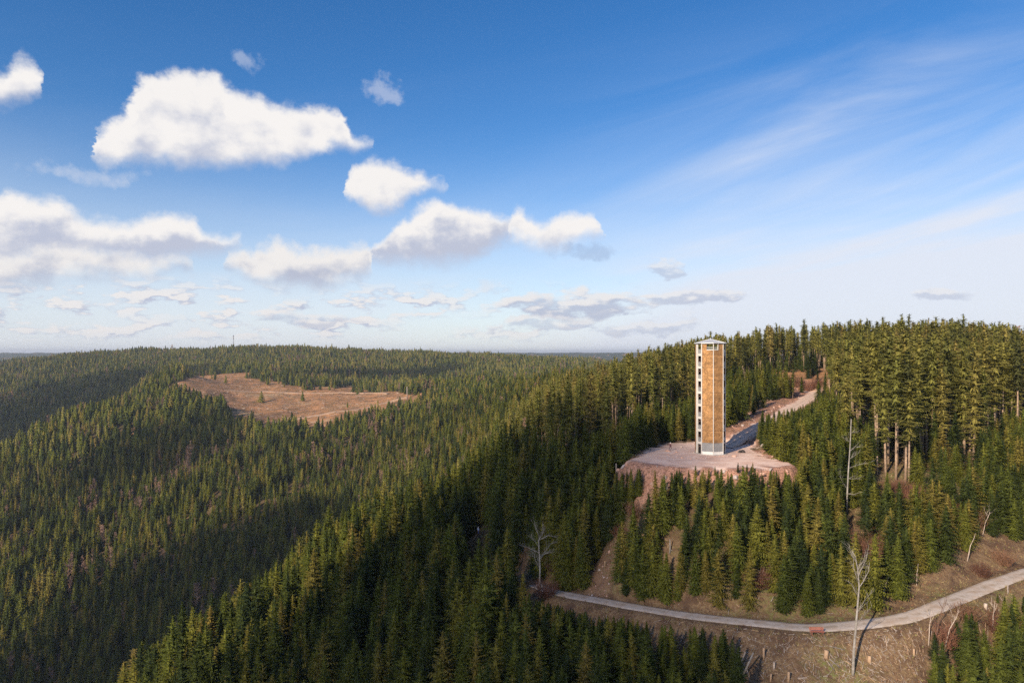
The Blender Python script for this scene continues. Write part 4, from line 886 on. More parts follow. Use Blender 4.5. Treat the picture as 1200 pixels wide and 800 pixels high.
# dark stones edging the plateau: two low lumps and a broken line
M_DARKST = mat('dark_stone', (.06,.05,.05), vary=.4, scale=4, bump=.03)
for k, (a, b, s) in enumerate([(867.3,530.2,.62),(870,530,.75)]):
    g = ground(a, b, 130); o = link(bpy.data.objects.new('dark_boulder', BO[k].copy())); o.data.materials[0] = M_DARKST; o.location = (g[0], g[1], g[2]+.15); o.scale = (s,s*.8,s*1.1); o.rotation_euler = (0,0,k*2)
    tag(o, ['smaller','larger'][k]+' of two near-black boulders on the gravel by the road mouth', 'boulder', 'near-black boulders on the gravel')
def small_stuff():
    # rubble on the bank, round the road; slash sticks; dry tufts: three masses nobody could count
    col = bpy.data.collections.new('rubble_kinds')
    for i, m_ in enumerate(BO): col.objects.link(bpy.data.objects.new('r%d' % i, m_))
    n = 5500; x = RNG.uniform(15,150,n); y = RNG.uniform(125,300,n); d = poly_sd(PLAT, x, y); dr, _ = line_near(ROAD[::3], x, y)
    side = (x-50)*.8-(y-170)*.6 < 0
    k = ((d > .3) & (d < 9) & (y < 172) & (RNG.random(n) < np.clip(1.1-d/9,0,1)) & (fbm(x/3, y/3, 2) > -.15)) | ((dr > 3.2) & (dr < np.where(side,11,7)) & (y > 168) & (RNG.random(n) < .55)) 
    x, y, d = x[k], y[k], d[k]; px, py = px_of(x, y, height(x, y)); g = None
    # edge line of stones across the plateau
    ex = np.array([ground(a+random.uniform(-2,2), b+random.uniform(-.5,.5), 130)[:2] for a, b in [(790+i*.9, 536+math.sin(i*.07)*1.2) for i in range(82)] if random.random() < .65])
    gx = RNG.uniform(0,40,2500); gy = RNG.uniform(115,165,2500); gp = px_of(gx, gy, height(gx, gy)); kk = inpoly(GULLY, gp[0], gp[1]) & (RNG.random(2500) < .35)
    x = np.concatenate([x, ex[:,0], gx[kk]]); y = np.concatenate([y, ex[:,1], gy[kk]]); z = height(x, y); m = len(x)
    s = RNG.lognormal(-1.6,.62,m).clip(.07,.9); 
    instancer('rubble', np.stack([x,y,z],1), np.stack([s,s*RNG.uniform(.6,1,m),s*.75],1), RNG.uniform(0,6.28,(m,3)), RNG.integers(0,6,m), col, 'pink stone rubble strewn round the tower clearing and along the road')
    # slash
    mb = MB(); rg = random.Random(5)
    for i in range(2100):
        if rg.random() < .62: a, b = rg.uniform(850,1085), rg.uniform(738,815)
        elif rg.random() < .5: a, b = rg.uniform(700,1180), rg.uniform(690,770)
        else: a, b = rg.uniform(650,870), rg.uniform(725,800)
        y_ = None; u = (a-600)/800
        g = GL(a, b)
        if g is None: continue
        dd, _ = line_near(TRACK[::4], np.array([g[0]]), np.array([g[1]]))
        if dd[0] < 2.4: continue
        L = rg.lognormvariate(-.6,.6)*.9; q = rg.uniform(0,2*PI); r_ = rg.uniform(.012,.05)*(2 if rg.random() < .07 else 1); p = Vector(g)+Vector((0,0,r_+.03)); e = p+Vector((math.cos(q)*L, math.sin(q)*L, 0)); e.z = hz(e.x, e.y)+rg.uniform(.03,.35)
        mb.tube([p, e], [r_, r_*.6], 4, rg.choice((0,0,1,2,3)), cap=True)
    o = mb.build('slash_debris', [M_OLDWOOD, M_DEAD, M_CUT, M_BARK]); o['kind'] = 'stuff'; o['label'] = 'scattered dead branches and wood chips below the track'
    # clear-fell litter far away
    mb = MB()
    for i in range(1500):
        a, b = rg.uniform(205,485), rg.uniform(430,505)
        if not inpoly(CLEAR, np.array([a]), np.array([b]))[0]: continue
        g = GL(a, b, 860)
        L = rg.uniform(2,6); q = rg.uniform(0,2*PI); mb.tube([(g[0],g[1],g[2]+.2),(g[0]+L*math.cos(q),g[1]+L*math.sin(q),g[2]+.8)], [rg.uniform(.2,.5),.15], 4, rg.choice((0,1,2)))
    o = mb.build('felling_debris', [M_OLDWOOD, M_BIRCH, M_BARK]); o['kind'] = 'stuff'; o['label'] = 'pale felling debris strewn over the far reddish clear-fell'
    # tufts
    n = 26000; x = RNG.uniform(-5,160,n); y = RNG.uniform(88,185,n); z = height(x, y); px, py = px_of(x, y, z); dt, _ = line_near(TRACK[::2], x, y); dp = poly_sd(PLAT, x, y); dr, _ = line_near(ROAD[::3], x, y)
    k = (dt > 1.9) & (dp > 4) & ((dr > 4) | (y < 168)) & (px > 630) & (px < 1260) & (py < 850) & (fbm(x/4, y/4, 2) > -.2)
    x, y, z = x[k], y[k], z[k]; n = len(x); V = []; 
    c = np.stack([x, y, z], 1); Vs = []
    for t in range(4):
        a = RNG.uniform(0,6.28,n); w = RNG.uniform(.05,.14,n); h = RNG.uniform(.12,.42,n); ox = np.stack([np.cos(a), np.sin(a), np.zeros(n)],1)
        tip = np.stack([RNG.normal(0,.14,n), RNG.normal(0,.14,n), h],1); base = c+RNG.normal(0,.1,(n,3))*[1,1,0]-[0,0,.05]
        Vs += [base-ox*w[:,None], base+ox*w[:,None], base+tip]
    V = np.stack(Vs,1).reshape(-1,3); T = np.arange(len(V)).reshape(-1,3)
    me = np_mesh('dry_grass', V, [T], [mat('dry_grass_blades', (.27,.20,.11), vary=.5, scale=.35, col2=(.15,.14,.05)), mat('dead_fern', (.20,.105,.06), vary=.3, scale=.5)], (np.repeat(RNG.random(n) < .3, 4)).astype(int))
    o = link(bpy.data.objects.new('dry_grass', me)); o['kind'] = 'stuff'; o['label'] = 'dry tufts of grass and brown fern on the banks of the track'
# quick ground lookup along one direction
_gy = np.exp(np.linspace(math.log(70), math.log(1700), 900)); _gp = np.arange(640, 1262, 4); _cache = {}
def GL(a, b, y0=70):
    k = (int(a//4), y0)
    if k not in _cache:
        ys = np.exp(np.linspace(math.log(y0), math.log(260 if y0 < 100 else 1700), 500)); u = (k[0]*4+2-600)/800; g = height(u*ys, ys); _cache[k] = (ys, g, 413-800*g/ys)
    ys, g, pp = _cache[k]; w = np.nonzero(pp <= b)[0]
    if not len(w): return None
    i = w[0]; yy = ys[i]; xx = (a-600)/800*yy; return (xx, yy, hz(xx, yy))
small_stuff()
# ------------------------------------------------------------------ the lookout tower
def tower():
    T = Vector((49.4, 170.0, -24.97)); c = Vector((-T.x, -T.y, 0)).normalized(); rt = Vector((-c.y, c.x, 0))
    RR = 3.62
    def dirv(a): a = R(a); return c*math.cos(a)+rt*math.sin(a)
    VA = [-79+45*k for k in range(8)]                   # corner angles; facet k runs from VA[k] to VA[k]+45
    root = empty('observation_tower', T, 0, 'eight-sided wooden lookout tower clad in golden shingles on the pink clearing', 'tower')
    # shingles: courses of golden larch, as a material with real relief
    def shingle_mat():
        m = bpy.data.materials.new('larch_shingles'); m.use_nodes = True; N = m.node_tree.nodes; L = m.node_tree.links; b = N['Principled BSDF']
        uv = N.new('ShaderNodeUVMap'); br = N.new('ShaderNodeTexBrick'); L.new(uv.outputs[0], br.inputs['Vector'])
        br.inputs['Color1'].default_value = (.50,.275,.112,1); br.inputs['Color2'].default_value = (.28,.145,.062,1); br.inputs['Mortar'].default_value = (.13,.07,.035,1)
        br.inputs['Scale'].default_value = 1; br.inputs['Mortar Size'].default_value = .008; br.inputs['Brick Width'].default_value = .16; br.inputs['Row Height'].default_value = .30; br.offset = .37; br.inputs['Bias'].default_value = -.15
        no = N.new('ShaderNodeTexNoise'); no.inputs['Scale'].default_value = .55; no.inputs['Detail'].default_value = 6; no.inputs['Roughness'].default_value = .7; L.new(uv.outputs[0], no.inputs['Vector'])
        mr = N.new('ShaderNodeMapRange'); mr.inputs[1].default_value = .35; mr.inputs[2].default_value = .68; mr.inputs[3].default_value = .55; mr.inputs[4].default_value = 1.3; L.new(no.outputs[0], mr.inputs[0])
        hs = N.new('ShaderNodeHueSaturation'); L.new(br.outputs[0], hs.inputs['Color']); L.new(mr.outputs[0], hs.inputs['Value']); L.new(hs.outputs[0], b.inputs['Base Color'])
        b.inputs['Roughness'].default_value = .75; b.inputs['Specular IOR Level'].default_value = .25
        bp = N.new('ShaderNodeBump'); bp.inputs['Distance'].default_value = .02; L.new(br.outputs['Fac'], bp.inputs['Height']); bp.invert = True; L.new(bp.outputs[0], b.inputs['Normal'])
        return m
    MS = shingle_mat()
    MW = mat('whitewashed_timber', (.60,.575,.54), vary=.15, scale=1.5, bump=.004, rough=.7)
    MC = mat('grey_concrete', (.27,.275,.285), vary=.25, scale=1.2, bump=.01)
    MP = mat('white_plinth', (.78,.76,.73), vary=.1, scale=1)
    MD = mat('dark_boards', (.20,.065,.038), vary=.3, scale=2, bump=.01)
    MR = mat('zinc_sheet', (.60,.61,.62), rough=.45, metal=.35, spec=.5, vary=.1, scale=.8)
    MG = mat('galvanised_steel', (.50,.51,.52), rough=.5, metal=.6)
    MT = mat('weathered_larch', (.27,.15,.07), vary=.4, scale=2)
    MST = mat('dark_stair_steel', (.10,.055,.045), rough=.6)
    MK = mat('black_door', (.025,.022,.022), rough=.5)
    def wall(k, z0, z1, f0=0, f1=1, m=None, name='shingle_wall', th=.16, rad=RR, inset=.0):
        """panel on facet k between fractions f0 and f1 of its width"""
        a = dirv(VA[k])*rad; b = dirv(VA[k]+45)*rad; p = a+(b-a)*f0; q = a+(b-a)*f1; n = (dirv(VA[k]+22.5)); W = (q-p).length; u = (q-p).normalized()
        w = []
        for (s, dd) in ((p,0),(q,0),(q,-th),(p,-th)):
            for z in (z0, z1): w.append(s+n*(dd-inset)+Vector((0,0,z)))
        mb = MB(); mb.add([tuple(v) for v in w], [(0,2,3,1),(2,4,5,3),(4,6,7,5),(6,0,1,7),(1,3,5,7),(0,6,4,2)])
        me = mb.mesh(name, m or MS); uvl = me.uv_layers.new(name='UVMap')
        for li in me.loops:
            v = me.vertices[li.vertex_index].co; uvl.data[li.index].uv = (Vector((v.x,v.y,0)).dot(u)+k*1.37, v.z)
        return link(bpy.data.objects.new(name, me), root)
    # facets: 0 stairs (open), 1 and 2 shingled and facing the camera, 3 open and narrow, 4 shingle, 5 open, 6 shingle, 7 shingle
    H0 = 2.9; ST = 3.1; NF = 8; HE = 27.2; HT = H0+ST*(NF-1)   # HT: floor of the lookout room
    LV = [H0+ST*k for k in range(NF)]
    for k in (1, 2, 4, 6, 7):
        if k == 1: wall(k, H0, HT+1.05, .03, .97); wall(k, HT+1.05, HE, .03, .42)
        elif k == 2: wall(k, H0, HT+1.05, .03, .97); wall(k, HT+1.05, HE, .48, .97)
        elif k in (4,): wall(k, H0, HT+.2, .03, .97)
        else: wall(k, H0, HT+.2 if k == 7 else HT+.2, .03, .97)
    # narrow drip boards at every storey break the cladding into fields
    for k in (1, 2):
        for z in LV[1:]:
            a = dirv(VA[k])*RR; b = dirv(VA[k]+45)*RR; n = dirv(VA[k]+22.5); mb = MB(); mb.bar(tuple(a+(b-a)*.035+n*.015+Vector((0,0,z-.1))), tuple(a+(b-a)*.965+n*.015+Vector((0,0,z-.1))), .05, .09); mb.build('drip_board', MT, root)
    # base storey
    for k in range(8):
        if k == 0: wall(k, .0, H0-.02, .86, .97, MC, 'base_wall', .2, RR-.03)
        elif k == 3: wall(k, .0, H0-.02, .1, .9, MK, 'base_wall', .2, RR-.10)
        else:
            wall(k, .75, H0-.02, .03, .97, MC, 'base_wall', .2, RR-.03); wall(k, -.3, .75, .0, 1, MP, 'plinth', .3, RR+.05)
    wall(0, 0, H0-.3, .42, .85, MK, 'door', .08, RR-.35)
    # corner posts
    for k in range(8):
        mb = MB(); d = dirv(VA[k]); big = k in (0,)
        w_ = .16 if k != 1 else .22
        a = math.atan2(d.y, d.x); zt = HE
        mb.box(tuple(d*(RR+.02)+Vector((0,0,(zt-.3)/2))), (w_, w_, zt+.3), a); mb.build('corner_post', MT if k == 0 else MW, root)
    wall(0, -.2, HE, .10, .34, MW, 'white_pier', .2, RR)
    # second stair post
    a = dirv(VA[0])*RR; b = dirv(VA[0]+45)*RR
    # floors with pale edge beams
    for i, z in enumerate(LV):
        mb = MB(); ring = [dirv(v)*(RR-.22) for v in VA]; hole = [dirv(v)*1.25 for v in VA]; V = []; 
        for zz in (z-.22, z): V += [tuple(p+Vector((0,0,zz))) for p in ring]+[tuple(p+Vector((0,0,zz))) for p in hole]
        Q = []
        for k in range(8):
            n = (k+1) % 8
            if i < NF-1 and k in (0,7): continue        # stairwell
            Q += [(k,n,8+n,8+k),(16+k,24+k,24+n,16+n)]
        for k in range(8):
            n = (k+1) % 8; Q += [(k,16+k,16+n,n),(8+k,8+n,24+n,24+k)]
        mb.add(V, Q); mb.build('floor_slab', MC, root)
    for k in (0, 3, 5):
        a = dirv(VA[k])*RR; b = dirv(VA[k]+45)*RR; n = dirv(VA[k]+22.5)
        for i, z in enumerate(LV):
            mb = MB(); pa = a+(b-a)*(.35 if k == 0 else .04); pb = b+(a-b)*.04
            mb.bar(tuple(pa-n*.1+Vector((0,0,z-.17))), tuple(pb-n*.1+Vector((0,0,z-.17))), .22, .62 if k == 0 else .34); mb.build('edge_beam', MW, root)
            # railing: top rail and balusters
            rb = MB(); A = pa-n*.12; B = pb-n*.12; zt = z+1.12
            rb.bar(tuple(A+Vector((0,0,zt))), tuple(B+Vector((0,0,zt))), .07); rb.bar(tuple(A+Vector((0,0,z+.22))), tuple(B+Vector((0,0,z+.22))), .05)
            N_ = 16 if k == 0 else 24
            for j in range(1, N_): p = A+(B-A)*j/N_; rb.bar(tuple(p+Vector((0,0,z+.2))), tuple(p+Vector((0,0,zt))), .035 if k == 0 else .03)
            rb.build('railing', MG, root)
    # lookout room: railings on the open corner between facets 1 and 2 and on the rear
    for k, f0, f1 in ((1,.42,.97),(2,.03,.48),(4,.03,.97),(6,.03,.97),(7,.03,.97)):
        a = dirv(VA[k])*RR; b = dirv(VA[k]+45)*RR; n = dirv(VA[k]+22.5); A = a+(b-a)*f0-n*.1; B = a+(b-a)*f1-n*.1; rb = MB(); z = HT+(1.05 if k in (1,2) else .2)
        for zz in (z+.05, z+.62): rb.bar(tuple(A+Vector((0,0,zz))), tuple(B+Vector((0,0,zz))), .06)
        for j in range(0, 11): p = A+(B-A)*j/10; rb.bar(tuple(p+Vector((0,0,z))), tuple(p+Vector((0,0,z+.62))), .03)
        rb.build('railing', MG, root)
    # flat white trim under the opening and the post at its side
    for k, f0, f1 in ((1,.42,.97),(2,.03,.48)):
        a = dirv(VA[k])*RR; b = dirv(VA[k]+45)*RR; n = dirv(VA[k]+22.5); mb = MB()
        mb.bar(tuple(a+(b-a)*f0+n*.02+Vector((0,0,HT+1.0))), tuple(a+(b-a)*f1+n*.02+Vector((0,0,HT+1.0))), .14, .12); mb.build('window_sill', MW, root)
    a = dirv(VA[2])*RR; b = dirv(VA[2]+45)*RR; mb = MB(); p = a+(b-a)*.46+dirv(VA[2]+22.5)*.03; mb.box(tuple(p+Vector((0,0,(HT+1.0+HE)/2))), (.17,.17,HE-HT-1.0), math.atan2(dirv(VA[2]+22.5).y, dirv(VA[2]+22.5).x)); mb.build('window_post', MW, root)
    # inner drum (boards) round the central shaft, open enough for light to cross the outer ring
    mb = MB(); ang = [dirv(v+22)*1.15 for v in VA]
    mb.add([tuple(p+Vector((0,0,z))) for z in (0, HT+.02) for p in ang], [(k,(k+1)%8,8+(k+1)%8,8+k) for k in range(8)]+[tuple(range(8,12))[::1]]); mb.build('inner_shaft', MD, root)
    # dark board lining of the rear rooms
    for k in (6, 7):
        wall(k, H0, HT, .05, .95, MD, 'board_lining', .04, RR-.22)
    # stair flights just inside the stair facet
    zs = [0.0]+LV
    for i in range(len(zs)-1):
        za, zb = zs[i], zs[i+1]; mb = MB(); a0, a1 = (-125, -20) if i % 2 == 0 else (-20, -125); n_ = 16; rm = 2.35
        for s in range(n_):
            aa = a0+(a1-a0)*(s+.5)/n_; d = dirv(aa); zz = za+(zb-za)*(s+1)/n_
            mb.box(tuple(d*rm+Vector((0,0,zz-.04))), (1.5,.36,.05), math.atan2(d.y, d.x))
        for rr in (1.65, 3.05):
            pts = [tuple(dirv(a0+(a1-a0)*q/8)*rr+Vector((0,0,za+(zb-za)*q/8-.02))) for q in range(9)]
            for p, q in zip(pts[:-1], pts[1:]): mb.bar(p, q, .06, .26)
        mb.build('stair_flight', MST, root)
    # roof
    def oct_roof():
        mb = MB(); Ro = 3.98; e = [dirv(v)*Ro for v in VA]; z0 = HE-.02; V = [tuple(p+Vector((0,0,z0))) for p in e]+[tuple(p+Vector((0,0,z0+.16))) for p in e]+[(0,0,z0+1.22),(0,0,z0+.1)]
        T = []; Q = []
        for k in range(8):
            n = (k+1) % 8; Q.append((k,n,8+n,8+k)); T.append((8+k,8+n,16)); T.append((n,k,17))
        mb.add(V, Q, T); r_ = mb.build('roof', MR, root)
        sb = MB()
        for k in range(8):
            n = (k+1) % 8; sb.bar(V[8+k], V[16], .07)
            for f in (.25,.5,.75):
                p = Vector(V[8+k])*(1-f)+Vector(V[8+n])*f; sb.bar(tuple(p), tuple(p+(Vector(V[16])-p)*(1-abs(f-.5)*1.2)*.8), .035)
        sb.build('roof_seam', MR, r_)
        cp = MB(); cp.tube([(0,0,z0+1.12),(0,0,z0+1.38)], [.22,.10], 8); cp.build('roof_cap', MG, r_)
    oct_roof()
    # ceiling of the lookout room and apron slab at the foot
    mb = MB(); mb.add([tuple(dirv(v)*(RR-.05)+Vector((0,0,z))) for z in (HE-.2, HE-.03) for v in VA], [(k,(k+1)%8,8+(k+1)%8,8+k) for k in range(8)]+[(0,1,2,3),(0,3,4,7),(4,5,6,7),(8,9,10,11),(8,11,12,15),(12,13,14,15)]); mb.build('ceiling', MD, root)
    mb = MB(); mb.add([tuple(dirv(v)*r_+Vector((0,0,z))) for r_, z in ((4.3,-.35),(4.3,.07)) for v in VA]+[(0,0,.07)], [(k,(k+1)%8,8+(k+1)%8,8+k) for k in range(8)], [(8+k,8+(k+1)%8,16) for k in range(8)]); mb.build('foundation', MP if False else mat('pale_concrete', (.52,.47,.43), vary=.2, scale=1), root)
tower()

# ------------------------------------------------------------------ bench
def bench():
    g = ground(957.5, 743.5); M1 = mat('red_brown_boards', (.42,.16,.11), vary=.3, scale=4, bump=.005); M2 = mat('bench_frame_wood', (.30,.13,.09), vary=.3, scale=4)
    root = empty('park_bench', (g[0], g[1], g[2]+.03), R(-3), 'red-brown wooden bench beside the gravel track, facing the valley', 'bench'); root.scale = (1.15,1.15,1.15)
    mb = MB()
    for k in range(4): mb.box((0,-.20+k*.125,.45), (2.0,.11,.045))
    mb.build('seat', M1, root)
    mb = MB()
    for k in range(3): mb.box((0,.27+k*.03,.60+k*.14), (2.0,.035,.12), M=Matrix.Rotation(R(-12),4,'X'))
    mb.build('backrest', M1, root)
    for sx in (-.75,.75):
        for sy, zt in ((-.18,.43),(.22,.92)):
            mb = MB(); mb.bar((sx,sy-.02,-.15),(sx,sy+(.10 if zt > .5 else 0),zt), .08,.08); mb.build('leg', M2, root)
    mb = MB(); mb.box((0,0,.35),(1.5,.06,.08)); mb.build('stretcher', M2, root)
bench()

# ------------------------------------------------------------------ people (each a few pixels in the picture)
def person(loc, rz, label, top, legs_c, hat, pose):
    root = empty('person', loc, rz, label, 'person'); 
    J = {}; E_ = []; rad = {}
    def j(n, p, r, par=None): J[n] = p; rad[n] = r; (E_.append((par, n)) if par else None)
    j('pel',(0,0,.95),(.15,.12)); j('spi',(0,0,1.15),(.14,.11),'pel'); j('che',(0,0,1.38),(.17,.12),'spi'); j('nek',(0,0,1.53),(.06,.06),'che'); j('hed',(0,-.02,1.66),(.095,.105),'nek'); j('crn',(0,-.01,1.76),(.075,.085),'hed')
    for s, q in ((-1,'l'),(1,'r')):
        j('hip'+q,(s*.10,0,.90),(.10,.10),'pel'); j('kne'+q,(s*.11,-pose[0]*s*.18,.50),(.065,.07),'hip'+q); j('ank'+q,(s*.11,-pose[0]*s*.05+.02,.09),(.045,.05),'kne'+q); j('toe'+q,(s*.12,-.14-pose[0]*s*.05,.04),(.045,.035),'ank'+q)
        j('sho'+q,(s*.19,0,1.43),(.065,.065),'che'); j('elb'+q,(s*.26,-.02+pose[1]*.05,1.15),(.045,.045),'sho'+q); j('wri'+q,(s*.25,-.14*pose[1]-.02,.92),(.03,.03),'elb'+q); j('han'+q,(s*.25,-.16*pose[1]-.03,.85),(.035,.02),'wri'+q)
        for f in range(4): j('f%d%s' % (f,q),(s*(.225+f*.018),-.17*pose[1]-.04,.765-.008*(1.5-abs(f-1.5))),(.009,.009),'han'+q)
        j('th'+q,(s*.21,-.19*pose[1]-.07,.81),(.010,.010),'wri'+q)
    names = list(J); me = bpy.data.meshes.new('body'); me.from_pydata([J[n] for n in names], [(names.index(a), names.index(b)) for a, b in E_], [])
    o = bpy.data.objects.new('body', me); link(o); md = o.modifiers.new('s','SKIN'); md.use_smooth_shade = True
    sv = me.skin_vertices[0].data
    for k, n in enumerate(names): sv[k].radius = rad[n]; sv[k].use_root = (k == 0)
    o.modifiers.new('u','SUBSURF').levels = 1
    dg = bpy.context.evaluated_depsgraph_get(); m2 = bpy.data.meshes.new_from_object(o.evaluated_get(dg)); bpy.data.objects.remove(o)
    for m_ in (mat('skin', (.55,.33,.24)), top, legs_c, mat('shoe', (.05,.04,.04))): m2.materials.append(m_)
    for p in m2.polygons:
        c_ = p.center; p.material_index = 3 if c_.z < .12 else 2 if c_.z < .98 and abs(c_.x) < .2 else 1 if c_.z < 1.53 and c_.z > .90 else 0
    link(bpy.data.objects.new('body', m2), root)
    hb = bmesh.new(); bmesh.ops.create_uvsphere(hb, u_segments=14, v_segments=10, radius=1)
    for v in hb.verts:
        if v.co.z < -.15: v.co.z = -.15+(v.co.z+.15)*.1
    hm = bpy.data.meshes.new('hat' if hat[1] else 'hair'); hb.to_mesh(hm); hb.free(); hm.materials.append(hat[0]); h = link(bpy.data.objects.new('sun_hat' if hat[1] else 'hair', hm), root); h.location = (0,.0,1.74); h.scale = (.125,.135,.12)
    # nose, eyes, mouth: small marks on the face side (-y)
    fb = MB(); fb.box((0,-.125,1.66),(.022,.03,.045)); fb.box((-.035,-.112,1.69),(.022,.01,.01)); fb.box((.035,-.112,1.69),(.022,.01,.01)); fb.build('face_features', mat('face_shade', (.22,.11,.08)), root)
    return root
MWS = mat('white_shirt', (.8,.79,.77)); MDK = mat('dark_trousers', (.07,.05,.06)); MBL = mat('light_blue_jacket', (.45,.55,.75)); MB2 = mat('blue_trousers', (.10,.14,.38)); MHR = mat('brown_hair', (.06,.035,.02))
g = ground(785.6, 527.6, 130)
hk = person((g[0], g[1], g[2]), R(30), 'hiker in a white hat and dark purple clothes standing on the clearing edge', mat('purple_jacket', (.16,.07,.09)), MDK, (MWS, True), (1,1)); hk.scale = (1.1,1.1,1.1)
gz = ground(560.5, 626)
ST_Z = hz(gz[0], gz[1])
pp = person((gz[0], gz[1], ST_Z), R(160), 'walker in a pale blue top and blue trousers between dark spruces', MBL, MB2, (MWS, True), (1,.6)); pp.scale = (1.25,1.25,1.25)

# ------------------------------------------------------------------ radio mast on the far skyline
def mast():
    g = ((273.5-600)/800*2190, 2190, 0); h = 56-hz((273.5-600)/800*2190, 2190); root = empty('radio_mast', (g[0], g[1], hz(g[0], g[1])), .3, 'slim grey lattice radio mast rising above the far skyline', 'mast')
    M_ = mat('mast_steel', (.22,.21,.23), rough=.5); 
    zt = 0.03*2000
    mb = MB(); w = lambda z: 2.2*(1-z/h*.72)
    for k in range(3):
        a = 2*PI*k/3; mb.bar((w(0)*math.cos(a), w(0)*math.sin(a), -2), (w(h)*math.cos(a), w(h)*math.sin(a), h), .42)
        for s in range(14):
            z0, z1 = h*s/14, h*(s+1)/14; b = a+2*PI/3
            mb.bar((w(z0)*math.cos(a), w(z0)*math.sin(a), z0), (w(z1)*math.cos(b), w(z1)*math.sin(b), z1), .2); mb.bar((w(z1)*math.cos(a), w(z1)*math.sin(a), z1), (w(z1)*math.cos(b), w(z1)*math.sin(b), z1), .2)
    mb.build('lattice', M_, root)
    for z, s in ((h*.97,2.6),(h*.82,2.2)):
        mb = MB(); mb.tube([(0,0,z-3.4),(0,0,z)], [s*.75, s*.75], 8); mb.build('antenna', M_, root)
mast()
# ------------------------------------------------------------------ sun, sky, camera
SUN_EL = R(26.5); AZ = R(37)                            # light travels towards azimuth AZ from +Y to +X
Ldir = Vector((math.sin(AZ)*math.cos(SUN_EL), math.cos(AZ)*math.cos(SUN_EL), -math.sin(SUN_EL)))
ld = bpy.data.lights.new('sun', 'SUN'); ld.energy = 5.0; ld.angle = R(.53); ld.color = (1.0,.83,.62)
lo = link(bpy.data.objects.new('sun', ld)); lo.rotation_euler = Ldir.to_track_quat('-Z','Y').to_euler(); lo.location = (-200,-300,200)

